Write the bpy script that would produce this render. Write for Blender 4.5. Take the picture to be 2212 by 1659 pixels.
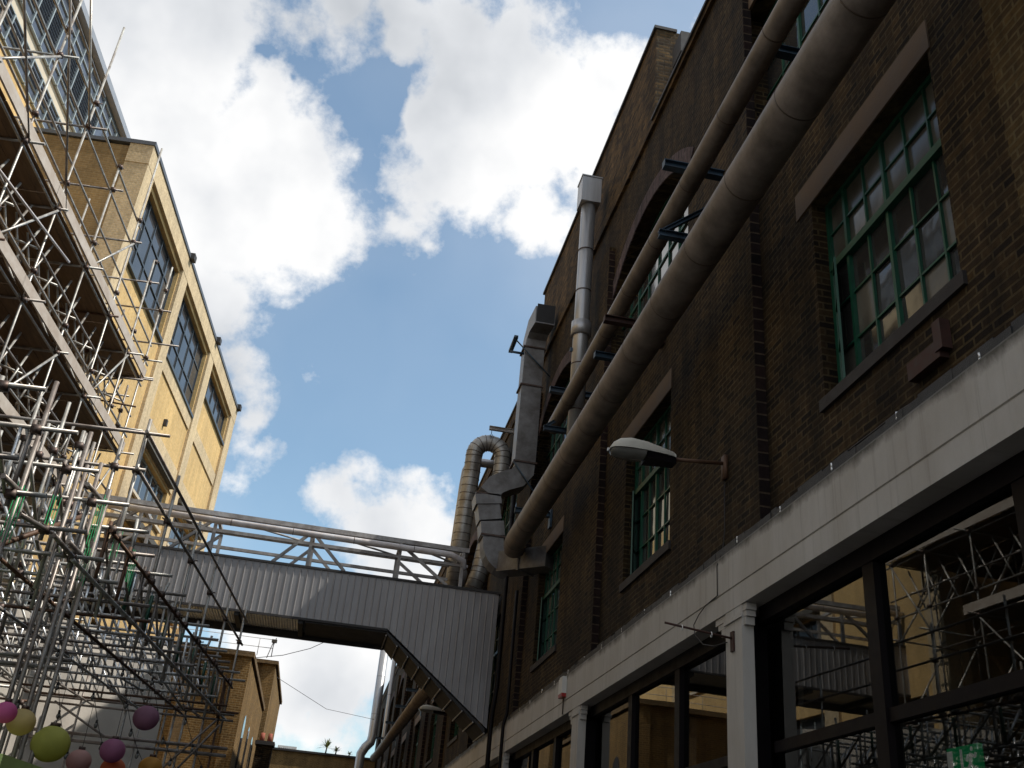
import bpy, math, random
from mathutils import Vector, Matrix
R = random.Random(7)
for o in list(bpy.data.objects): bpy.data.objects.remove(o)
sc = bpy.context.scene
# ------------------------------------------------------------------ camera
W0, H0, F0 = 2212.0, 1659.0, 2126.5
PITCH, ROLL, YAW, YL = 0.4823433, 0.09515715, -0.14834983, 0.08035869
EYE = Vector((0, 0, 1.6))
def cam_axes():
    cp, sp = math.cos(PITCH), math.sin(PITCH)
    r = Vector((1, 0, 0)); f = Vector((0, cp, sp)); u = Vector((0, -sp, cp))
    c, s = math.cos(ROLL), math.sin(ROLL)
    r2 = c*r + s*u; u2 = -s*r + c*u
    m = Matrix.Rotation(YAW, 3, 'Z')
    return m @ r2, m @ u2, m @ f
CR, CU, CF = cam_axes()
cd = bpy.data.cameras.new('camera'); cam = bpy.data.objects.new('camera', cd)
sc.collection.objects.link(cam)
cam.matrix_world = Matrix(((CR.x, CU.x, -CF.x, EYE.x), (CR.y, CU.y, -CF.y, EYE.y), (CR.z, CU.z, -CF.z, EYE.z), (0, 0, 0, 1)))
cd.sensor_width = 36; cd.lens = 36*F0/W0; cd.clip_end = 3000; cd.clip_start = 0.05
sc.camera = cam
def view_dir(px, py):   # direction in the world of a point of the 2212-wide photograph
    return (CR*(px-W0/2) - CU*(py-H0/2) + CF*F0).normalized()
# ------------------------------------------------------------------ sun
AZ, EL = math.radians(-12), math.radians(53.2)
SUN = Vector((math.cos(EL)*math.cos(AZ), math.cos(EL)*math.sin(AZ), math.sin(EL)))
sd = bpy.data.lights.new('sun', 'SUN'); sd.energy = 4.6; sd.angle = math.radians(0.53); sd.color = (1, 0.95, 0.86)
so = bpy.data.objects.new('sun', sd); sc.collection.objects.link(so)
so.rotation_euler = SUN.to_track_quat('Z', 'Y').to_euler()
# ------------------------------------------------------------------ sky and clouds
w = bpy.data.worlds.new('World'); sc.world = w; w.use_nodes = True
nt = w.node_tree; N = nt.nodes; LK = nt.links
for n in list(N): N.remove(n)
def nd(t, **k):
    n = N.new(t)
    for a, b in k.items(): setattr(n, a, b)
    return n
def mth(op, a, b=None, c=None, clamp=False):
    n = nd('ShaderNodeMath', operation=op); n.use_clamp = clamp
    for i, x in enumerate((a, b, c)):
        if x is None: continue
        if isinstance(x, (int, float)): n.inputs[i].default_value = x
        else: LK.new(x, n.inputs[i])
    return n.outputs[0]
tc = nd('ShaderNodeTexCoord')
def noise(scale, detail=6, rough=0.55, vec=None, off=None):
    n = nd('ShaderNodeTexNoise'); n.inputs['Scale'].default_value = scale
    n.inputs['Detail'].default_value = detail; n.inputs['Roughness'].default_value = rough
    v = vec or tc.outputs['Generated']
    if off:
        a = nd('ShaderNodeVectorMath', operation='ADD'); LK.new(v, a.inputs[0]); a.inputs[1].default_value = off; v = a.outputs[0]
    LK.new(v, n.inputs['Vector']); return n
nz = noise(7.0, 5, 0.55)
sub = nd('ShaderNodeVectorMath', operation='SUBTRACT'); LK.new(nz.outputs['Color'], sub.inputs[0]); sub.inputs[1].default_value = (.5, .5, .5)
scl = nd('ShaderNodeVectorMath', operation='SCALE'); LK.new(sub.outputs[0], scl.inputs[0]); scl.inputs['Scale'].default_value = 0.11
wv = nd('ShaderNodeVectorMath', operation='ADD'); LK.new(tc.outputs['Generated'], wv.inputs[0]); LK.new(scl.outputs[0], wv.inputs[1])
def blobs(lst):
    cur = None
    for (x, y, r) in lst:
        d = nd('ShaderNodeVectorMath', operation='DISTANCE'); LK.new(wv.outputs[0], d.inputs[0]); d.inputs[1].default_value = view_dir(x, y)
        v = mth('MULTIPLY_ADD', d.outputs['Value'], -1000.0/F0/ (1000.0/F0), r/F0)   # r - d, in radians
        cur = v if cur is None else mth('SMOOTH_MAX', cur, v, 0.02)
    return cur
POS = [(250,160,260),(400,420,220),(560,420,190),(640,500,130),(705,520,80),(600,290,120),(690,330,52),(430,610,120),(380,60,200),
       (700,40,95),(880,40,95),(1020,60,110),(1130,40,90),(1190,20,50),(1040,170,150),(1180,200,140),(1300,190,110),(960,250,110),(1250,330,120),(1380,140,60),
       (1120,330,130),(1000,370,120),(880,420,85),(830,500,45),(880,520,40),(1130,470,90),(1170,520,75),(1120,540,48),(960,300,80),
       (500,760,55),(520,880,50),(560,950,45),(610,970,30),(480,1010,25),(665,792,20),(742,797,22),(560,800,18),
       (800,1140,95),(900,1120,80),(720,1110,55),(960,1150,60),(850,1250,120),(600,1380,130),(720,1480,120),(640,1500,140),(790,1480,90),(560,1560,60),(790,1600,40),
       (1520,45,28),(740,1620,45)]
NEG = [(745,225,48),(820,205,62),(850,170,35),(850,260,40),(760,280,35),(800,390,16),(795,340,25),(700,195,22),(600,150,22),(530,95,18),(640,190,14),
       (1330,170,14),(1235,390,16),(1240,420,12),(690,1395,22),(660,1565,26),(840,210,50),(1170,85,14)]
pos = blobs(POS); neg = blobs(NEG)
gen = noise(2.2, 4, 0.5, off=(3.1, 1.7, 0.4))
genf = mth('MULTIPLY', mth('SUBTRACT', gen.outputs['Fac'], 0.47), 0.5)
dc = nd('ShaderNodeVectorMath', operation='DISTANCE'); LK.new(tc.outputs['Generated'], dc.inputs[0]); dc.inputs[1].default_value = view_dir(1106, 830)
mr = nd('ShaderNodeMapRange', interpolation_type='SMOOTHSTEP'); LK.new(dc.outputs['Value'], mr.inputs['Value']); mr.inputs['From Min'].default_value = 0.62; mr.inputs['From Max'].default_value = 0.8
local = mth('SUBTRACT', pos, mth('MAXIMUM', mth('MULTIPLY', neg, 2.2), 0.0))
mixf = nd('ShaderNodeMix'); LK.new(mr.outputs[0], mixf.inputs['Factor']); LK.new(local, mixf.inputs[2]); LK.new(genf, mixf.inputs[3])
fine = noise(22, 8, 0.62, off=(1, 2, 3))
fld = mth('ADD', mixf.outputs[0], mth('MULTIPLY', mth('SUBTRACT', fine.outputs['Fac'], 0.5), 0.085))
den = nd('ShaderNodeMapRange', interpolation_type='SMOOTHSTEP'); LK.new(fld, den.inputs['Value']); den.inputs['From Min'].default_value = -0.012; den.inputs['From Max'].default_value = 0.022
# thin veil of high cirrus
veil = noise(2.6, 3, 0.5, off=(5, 0, 2))
vmr = nd('ShaderNodeMapRange'); LK.new(veil.outputs['Fac'], vmr.inputs['Value']); vmr.inputs['From Min'].default_value = 0.42; vmr.inputs['From Max'].default_value = 0.8; vmr.inputs['To Min'].default_value = 0.09; vmr.inputs['To Max'].default_value = 0.34
dens = mth('MAXIMUM', den.outputs[0], vmr.outputs[0])
# cloud colour: sunlit white with grey bellies
sh1 = noise(4.2, 5, 0.5, off=(9, 4, 1)); 
shf = mth('ADD', mth('MULTIPLY', sh1.outputs['Fac'], 1.0), mth('MULTIPLY', fld, -0.6))
cr = nd('ShaderNodeValToRGB'); LK.new(shf, cr.inputs[0])
e = cr.color_ramp.elements; e[0].position = 0.27; e[0].color = (0.54, 0.57, 0.61, 1); e[1].position = 0.56; e[1].color = (1.0, 1.0, 1.0, 1)
m = e.new(0.42); m.color = (0.76, 0.78, 0.81, 1)
sky = nd('ShaderNodeTexSky'); sky.sky_type = 'NISHITA'; sky.sun_disc = False
sky.sun_elevation = EL; sky.sun_rotation = math.radians(102); sky.air_density = 1.0; sky.dust_density = 1.2; sky.ozone_density = 1.0; sky.altitude = 20
bg1 = nd('ShaderNodeBackground'); tint = nd('ShaderNodeMix', data_type='RGBA', blend_type='MULTIPLY'); tint.inputs[0].default_value = 1; LK.new(sky.outputs[0], tint.inputs[6]); tint.inputs[7].default_value = (0.98, 1.17, 1.12, 1)
LK.new(tint.outputs[2], bg1.inputs['Color']); bg1.inputs['Strength'].default_value = 0.15
bg2 = nd('ShaderNodeBackground'); LK.new(cr.outputs[0], bg2.inputs['Color']); bg2.inputs['Strength'].default_value = 0.98
mx = nd('ShaderNodeMixShader'); LK.new(dens, mx.inputs[0]); LK.new(bg1.outputs[0], mx.inputs[1]); LK.new(bg2.outputs[0], mx.inputs[2])
ow = nd('ShaderNodeOutputWorld'); LK.new(mx.outputs[0], ow.inputs['Surface'])
w.cycles.sampling_method = 'MANUAL'; w.cycles.sample_map_resolution = 512
sc.view_settings.view_transform = 'Standard'; sc.view_settings.look = 'None'; sc.view_settings.gamma = 1; sc.view_settings.exposure = 0.06
sc.view_settings.use_curve_mapping = False
# ------------------------------------------------------------------ materials
MATS = {}
def new_mat(name):
    m = bpy.data.materials.new(name); m.use_nodes = True; MATS[name] = m
    t = m.node_tree; b = t.nodes['Principled BSDF']; return m, t, b
def add_bump(t, b, fac, strength=0.3, dist=0.01):
    bp = t.nodes.new('ShaderNodeBump'); bp.inputs['Strength'].default_value = strength; bp.inputs['Distance'].default_value = dist
    t.links.new(fac, bp.inputs['Height']); t.links.new(bp.outputs[0], b.inputs['Normal'])
def gpos(t, scale=(1, 1, 1)):
    g = t.nodes.new('ShaderNodeNewGeometry'); mp = t.nodes.new('ShaderNodeMapping'); mp.inputs['Scale'].default_value = scale
    t.links.new(g.outputs['Position'], mp.inputs['Vector']); return mp.outputs[0]
def tnoise(t, vec, scale, detail=5, rough=0.6):
    n = t.nodes.new('ShaderNodeTexNoise'); n.inputs['Scale'].default_value = scale; n.inputs['Detail'].default_value = detail
    n.inputs['Roughness'].default_value = rough; t.links.new(vec, n.inputs['Vector']); return n.outputs['Fac']
def tmap(t, v, a, b, c, d):
    n = t.nodes.new('ShaderNodeMapRange'); t.links.new(v, n.inputs['Value'])
    for i, x in zip(('From Min', 'From Max', 'To Min', 'To Max'), (a, b, c, d)): n.inputs[i].default_value = x
    return n.outputs[0]
def tmix(t, fac, a, b, mode='MIX'):
    n = t.nodes.new('ShaderNodeMix'); n.data_type = 'RGBA'; n.blend_type = mode
    def put(x, s):
        if isinstance(x, tuple): n.inputs[s].default_value = (*x[:3], 1)
        elif isinstance(x, (int, float)): n.inputs[s].default_value = x
        else: t.links.new(x, n.inputs[s])
    put(fac, 0); put(a, 6); put(b, 7); return n.outputs[2]
def plain(name, c, rough=0.6, metal=0.0, var=0.25, vs=3.0, bump=0.0, c2=None, stretch=(1, 1, 1), spec=0.5):
    m, t, b = new_mat(name)
    v = gpos(t, stretch); f = tnoise(t, v, vs, 7, 0.65)
    c2 = c2 or tuple(x*(1-var) for x in c)
    t.links.new(tmix(t, tmap(t, f, 0.35, 0.68, 0, 1), c2, c), b.inputs['Base Color'])
    b.inputs['Metallic'].default_value = metal
    t.links.new(tmap(t, f, 0.3, 0.7, rough*0.8, min(1, rough*1.2)), b.inputs['Roughness'])
    b.inputs['Specular IOR Level'].default_value = spec
    if bump: add_bump(t, b, tnoise(t, v, vs*9, 6, 0.7), bump, 0.01)
    return m
def brick(name, c1, c2, mortar, big=0.5, streak=0.4, msize=0.011, bw=0.225, rh=0.075, bump=0.5, bias=0.0, grit=0.32):
    m, t, b = new_mat(name)
    g = t.nodes.new('ShaderNodeNewGeometry'); s = t.nodes.new('ShaderNodeSeparateXYZ'); t.links.new(g.outputs['Position'], s.inputs[0])
    ad = t.nodes.new('ShaderNodeMath'); t.links.new(s.outputs[0], ad.inputs[0]); t.links.new(s.outputs[1], ad.inputs[1])
    cb = t.nodes.new('ShaderNodeCombineXYZ'); t.links.new(ad.outputs[0], cb.inputs[0]); t.links.new(s.outputs[2], cb.inputs[1])
    # a little waviness so that the courses are not ruler-straight
    nn = t.nodes.new('ShaderNodeTexNoise'); nn.inputs['Scale'].default_value = 2.5; t.links.new(cb.outputs[0], nn.inputs['Vector'])
    vm = t.nodes.new('ShaderNodeVectorMath'); vm.operation = 'MULTIPLY_ADD'; t.links.new(nn.outputs['Color'], vm.inputs[0]); vm.inputs[1].default_value = (.035, .03, 0); t.links.new(cb.outputs[0], vm.inputs[2])
    def bk(ca, cbb, mo, sh):
        n = t.nodes.new('ShaderNodeTexBrick'); t.links.new(vm.outputs[0], n.inputs['Vector'])
        n.inputs['Color1'].default_value = (*ca, 1); n.inputs['Color2'].default_value = (*cbb, 1); n.inputs['Mortar'].default_value = (*mo, 1)
        n.inputs['Scale'].default_value = 1; n.inputs['Brick Width'].default_value = bw; n.inputs['Row Height'].default_value = rh
        n.inputs['Mortar Size'].default_value = msize; n.inputs['Mortar Smooth'].default_value = 0.25; n.inputs['Bias'].default_value = sh; return n
    b1 = bk(c1, c2, mortar, bias)
    v = gpos(t, (1, 1, 1)); f = tnoise(t, v, 0.55, 8, 0.65); v2 = gpos(t, (2.2, 2.2, 0.22)); f2 = tnoise(t, v2, 1.3, 6, 0.6); f3 = tnoise(t, v, 14, 3, 0.6)
    col = tmix(t, 1.0, b1.outputs['Color'], tmix(t, tmap(t, f, 0.35, 0.68, 0, 1), (1-big,)*3, (1.1, 1.08, 1.02)), 'MULTIPLY')
    col = tmix(t, 1.0, col, tmix(t, tmap(t, f2, 0.4, 0.62, 0, 1), (1-streak,)*3, (1.05, 1.05, 1.05)), 'MULTIPLY')
    col = tmix(t, 1.0, col, tmix(t, tmap(t, f3, 0.3, 0.7, 0, 1), (1-grit,)*3, (1+grit*.8,)*3), 'MULTIPLY')
    t.links.new(col, b.inputs['Base Color']); b.inputs['Roughness'].default_value = 0.92; b.inputs['Specular IOR Level'].default_value = 0.2
    inv = t.nodes.new('ShaderNodeMath'); inv.operation = 'SUBTRACT'; inv.inputs[0].default_value = 1; t.links.new(b1.outputs['Fac'], inv.inputs[1])
    mm = t.nodes.new('ShaderNodeMath'); mm.operation = 'MULTIPLY_ADD'; t.links.new(f3, mm.inputs[0]); mm.inputs[1].default_value = 0.8; t.links.new(inv.outputs[0], mm.inputs[2])
    add_bump(t, b, mm.outputs[0], bump, 0.012)
    return m
brick('sooty_brick', (0.016, 0.010, 0.007), (0.078, 0.046, 0.019), (0.105, 0.074, 0.036), 0.68, 0.5, bump=0.7)
brick('parapet_brick', (0.045, 0.028, 0.017), (0.19, 0.115, 0.048), (0.09, 0.07, 0.045), 0.5, 0.4, bump=0.6)
brick('quoin_brick', (0.10, 0.062, 0.022), (0.05, 0.03, 0.014), (0.12, 0.09, 0.045), 0.35, 0.3)
brick('dark_engineering_brick', (0.012, 0.008, 0.008), (0.028, 0.015, 0.013), (0.085, 0.06, 0.04), 0.2, 0.2, rh=0.15, bw=3.0, msize=0.011)
brick('arch_brick', (0.060, 0.045, 0.055), (0.13, 0.09, 0.10), (0.14, 0.12, 0.12), 0.3, 0.2, bw=0.075, rh=0.35, msize=0.008)
brick('yellow_brick', (0.65, 0.445, 0.20), (0.58, 0.385, 0.16), (0.60, 0.45, 0.25), 0.14, 0.10, bump=0.3, grit=0.14)
brick('pier_brick', (0.64, 0.50, 0.31), (0.55, 0.42, 0.26), (0.58, 0.48, 0.34), 0.15, 0.12, bump=0.35, bw=0.11, grit=0.2)
brick('stock_brick', (0.24, 0.14, 0.050), (0.155, 0.09, 0.034), (0.29, 0.21, 0.11), 0.25, 0.25, msize=0.013)
brick('shaded_brown_brick', (0.32, 0.215, 0.10), (0.26, 0.17, 0.078), (0.31, 0.23, 0.13), 0.2, 0.2, bump=0.3, grit=0.15)  # browner brick for the return wall, with its shade darkened into the colour
brick('old_brick', (0.22, 0.145, 0.075), (0.16, 0.105, 0.055), (0.22, 0.17, 0.11), 0.25, 0.3)
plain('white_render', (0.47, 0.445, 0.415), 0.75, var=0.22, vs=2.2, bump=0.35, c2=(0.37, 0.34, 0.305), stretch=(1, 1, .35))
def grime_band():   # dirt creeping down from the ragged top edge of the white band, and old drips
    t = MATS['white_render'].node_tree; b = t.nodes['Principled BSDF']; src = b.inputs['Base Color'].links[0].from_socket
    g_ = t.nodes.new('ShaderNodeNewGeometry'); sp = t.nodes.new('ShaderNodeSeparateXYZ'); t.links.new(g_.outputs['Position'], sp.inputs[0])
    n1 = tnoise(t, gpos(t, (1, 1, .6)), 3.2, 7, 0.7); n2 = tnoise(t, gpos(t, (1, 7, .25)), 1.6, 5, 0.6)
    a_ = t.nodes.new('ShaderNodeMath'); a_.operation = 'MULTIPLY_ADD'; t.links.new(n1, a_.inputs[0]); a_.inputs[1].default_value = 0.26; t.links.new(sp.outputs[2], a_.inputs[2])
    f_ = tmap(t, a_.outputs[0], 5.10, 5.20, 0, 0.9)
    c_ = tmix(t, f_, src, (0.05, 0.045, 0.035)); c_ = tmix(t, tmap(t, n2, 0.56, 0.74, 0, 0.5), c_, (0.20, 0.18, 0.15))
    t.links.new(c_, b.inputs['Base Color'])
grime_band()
plain('stone_lintel', (0.17, 0.11, 0.068), 0.8, var=0.35, vs=2.5, bump=0.3)
plain('stone_sill', (0.035, 0.028, 0.026), 0.8, var=0.4, vs=4, bump=0.4)
plain('coping_dark', (0.05, 0.045, 0.045), 0.7, var=0.4, vs=5)
plain('lead_flashing', (0.022, 0.022, 0.024), 0.55, var=0.5, vs=9, bump=0.5)
plain('green_paint', (0.010, 0.085, 0.048), 0.45, var=0.35, vs=8)
plain('black_paint', (0.006, 0.004, 0.005), 0.5, var=0.3, vs=4, spec=0.15)
plain('pipe_lagging', (0.225, 0.18, 0.148), 0.46, metal=0.0, var=0.3, vs=2.4, c2=(0.10, 0.078, 0.062), bump=0.35)
plain('pipe_seam', (0.10, 0.07, 0.05), 0.6)
plain('galvanised_duct', (0.24, 0.235, 0.235), 0.42, metal=0.5, var=0.35, vs=3.0, c2=(0.12, 0.11, 0.105))
plain('stainless_flue', (0.44, 0.43, 0.43), 0.38, metal=0.6, var=0.2, vs=2.0, stretch=(6, 6, 0.6))
plain('lagged_duct', (0.42, 0.41, 0.39), 0.40, metal=0.5, var=0.35, vs=2.5, c2=(0.20, 0.18, 0.155))
plain('blue_steel', (0.035, 0.075, 0.12), 0.5, var=0.5, vs=6, c2=(0.015, 0.025, 0.04))
plain('rust_steel', (0.06, 0.022, 0.015), 0.7, var=0.5, vs=8)
plain('grey_steel_paint', (0.46, 0.45, 0.45), 0.5, var=0.3, vs=4, c2=(0.22, 0.20, 0.19))
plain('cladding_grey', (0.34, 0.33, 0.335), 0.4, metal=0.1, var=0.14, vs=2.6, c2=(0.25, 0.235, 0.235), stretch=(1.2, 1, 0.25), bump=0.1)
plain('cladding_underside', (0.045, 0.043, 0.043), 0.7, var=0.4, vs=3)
plain('soffit_sheet', (0.85, 0.85, 0.84), 0.5, var=0.25, vs=3)
plain('white_pipe_paint', (0.70, 0.68, 0.70), 0.35, var=0.2, vs=2.5, c2=(0.50, 0.44, 0.42))
plain('lamp_shell', (0.55, 0.52, 0.45), 0.5, var=0.15, vs=6)
plain('lamp_glass', (0.16, 0.155, 0.14), 0.15, var=0.2, vs=6)
plain('cable_rubber', (0.02, 0.016, 0.016), 0.6, var=0.4, vs=9)
plain('window_frame_grey', (0.33, 0.38, 0.40), 0.4, var=0.2)
plain('window_frame_dark', (0.07, 0.085, 0.10), 0.4, var=0.2)
plain('fascia_grey', (0.30, 0.32, 0.36), 0.45, var=0.15)
plain('coping_grey', (0.10, 0.11, 0.13), 0.5, var=0.2)
plain('cream_render', (0.62, 0.54, 0.42), 0.8, var=0.12, bump=0.2)
plain('scaffold_steel', (0.50, 0.50, 0.47), 0.42, metal=0.4, var=0.5, vs=5, c2=(0.27, 0.23, 0.20))
plain('scaffold_dull', (0.36, 0.33, 0.30), 0.45, metal=0.4, var=0.5, vs=5, c2=(0.17, 0.13, 0.11))
plain('bright_alloy', (0.88, 0.88, 0.88), 0.3, metal=0.6, var=0.2, vs=6)
plain('rusty_tube', (0.13, 0.065, 0.035), 0.65, metal=0.2, var=0.4, vs=6)
plain('coupler_steel', (0.11, 0.09, 0.08), 0.5, metal=0.5, var=0.5, vs=9, c2=(0.07, 0.035, 0.025))
plain('deck_board', (0.20, 0.135, 0.08), 0.85, var=0.5, vs=3, stretch=(3, 0.6, 1), c2=(0.10, 0.065, 0.04))
plain('toe_board', (0.52, 0.47, 0.42), 0.8, var=0.3, vs=4, stretch=(1, 0.6, 1), c2=(0.40, 0.33, 0.27))
plain('white_sheeting', (0.58, 0.53, 0.47), 0.5, var=0.12, vs=1.5, bump=0.3)
plain('green_netting', (0.05, 0.62, 0.22), 0.6, var=0.4, vs=12)
plain('green_awning', (0.55, 0.68, 0.22), 0.7, var=0.2, vs=3)
plain('terracotta', (0.35, 0.10, 0.065), 0.8, var=0.3)
plain('asphalt', (0.055, 0.053, 0.05), 0.9, var=0.3, vs=12, bump=0.3)
plain('paving', (0.22, 0.20, 0.18), 0.9, var=0.2, vs=3, bump=0.2)
plain('room_wall', (0.10, 0.095, 0.085), 0.9, var=0.2)
plain('sign_green', (0.01, 0.30, 0.11), 0.5, var=0.1)
plain('sign_white', (0.7, 0.7, 0.68), 0.5, var=0.05)
for nm_, c_, e_ in (('sign_green', (0.01, 0.35, 0.12), 0.16), ('sign_white', (0.8, 0.85, 0.8), 0.12)):
    b_ = MATS[nm_].node_tree.nodes['Principled BSDF']; b_.inputs['Emission Color'].default_value = (*c_, 1); b_.inputs['Emission Strength'].default_value = e_
plain('alarm_white', (0.62, 0.60, 0.56), 0.4, var=0.1)
plain('alarm_red', (0.30, 0.015, 0.012), 0.35, var=0.1)
plain('leaf_green', (0.26, 0.28, 0.09), 0.6, var=0.4, vs=9)
plain('bark', (0.10, 0.07, 0.045), 0.9, var=0.3)
plain('cable_wire', (0.05, 0.05, 0.055), 0.6)
def glass_opaque(name, c, rough=0.06, wob=0.25, spec=0.5, c2=None):   # an old window pane with a dark room behind it
    m, t, b = new_mat(name)
    v = gpos(t); f = tnoise(t, v, 1.7, 4, 0.6)
    t.links.new(tmix(t, tmap(t, f, 0.35, 0.65, 0, 1), c, c2 or tuple(x*0.55 for x in c)), b.inputs['Base Color'])
    b.inputs['Roughness'].default_value = rough; b.inputs['IOR'].default_value = 1.5; b.inputs['Specular IOR Level'].default_value = spec
    add_bump(t, b, tnoise(t, v, 3.0, 2, 0.5), wob, 0.01)
    return m
glass_opaque('pane_dusty', (0.13, 0.12, 0.10), 0.18)
glass_opaque('pane_clean', (0.05, 0.047, 0.045), 0.05, 0.15, 0.8)
glass_opaque('pane_blue', (0.065, 0.068, 0.075), 0.06, 0.05, 0.6, (0.045, 0.048, 0.055))
glass_opaque('pane_louvre', (0.10, 0.115, 0.15), 0.15, 0.05, 0.6)
def glass_clear():
    m = bpy.data.materials.new('shop_glass'); m.use_nodes = True; MATS['shop_glass'] = m; t = m.node_tree
    for n in list(t.nodes): t.nodes.remove(n)
    fr = t.nodes.new('ShaderNodeFresnel'); fr.inputs['IOR'].default_value = 1.75
    g = t.nodes.new('ShaderNodeBsdfGlossy'); g.inputs['Roughness'].default_value = 0.012; g.inputs['Color'].default_value = (0.9, 0.9, 0.88, 1)
    tr = t.nodes.new('ShaderNodeBsdfTransparent'); tr.inputs['Color'].default_value = (0.5, 0.5, 0.48, 1)
    mxs = t.nodes.new('ShaderNodeMixShader'); o = t.nodes.new('ShaderNodeOutputMaterial')
    v = gpos(t); bp = t.nodes.new('ShaderNodeBump'); bp.inputs['Strength'].default_value = 0.05; bp.inputs['Distance'].default_value = 0.01
    t.links.new(tnoise(t, v, 1.2, 1, 0.4), bp.inputs['Height']); t.links.new(bp.outputs[0], g.inputs['Normal'])
    t.links.new(fr.outputs[0], mxs.inputs[0]); t.links.new(tr.outputs[0], mxs.inputs[1]); t.links.new(g.outputs[0], mxs.inputs[2]); t.links.new(mxs.outputs[0], o.inputs[0])
glass_clear()
def paper(name, c):
    m, t, b = new_mat(name)
    g = t.nodes.new('ShaderNodeNewGeometry'); s = t.nodes.new('ShaderNodeSeparateXYZ'); t.links.new(g.outputs['Position'], s.inputs[0])
    f = tnoise(t, gpos(t), 6, 3, 0.5)
    t.links.new(tmix(t, tmap(t, f, 0.3, 0.7, 0, 1), tuple(x*0.7 for x in c), c), b.inputs['Base Color']); b.inputs['Roughness'].default_value = 0.7
    tl = t.nodes.new('ShaderNodeBsdfTranslucent'); tl.inputs['Color'].default_value = (*c, 1)
    mxs = t.nodes.new('ShaderNodeMixShader'); mxs.inputs[0].default_value = 0.45; o = t.nodes['Material Output']
    t.links.new(b.outputs[0], mxs.inputs[1]); t.links.new(tl.outputs[0], mxs.inputs[2]); t.links.new(mxs.outputs[0], o.inputs[0])
paper('paper_mauve', (0.42, 0.21, 0.30)); paper('paper_pink', (0.75, 0.18, 0.42)); paper('paper_cream', (0.75, 0.58, 0.26)); paper('paper_lime', (0.62, 0.60, 0.14))
paper('paper_blush', (0.62, 0.36, 0.32)); paper('paper_orange', (0.72, 0.20, 0.08)); paper('paper_amber', (0.62, 0.33, 0.06)); paper('paper_violet', (0.50, 0.20, 0.34))
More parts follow.
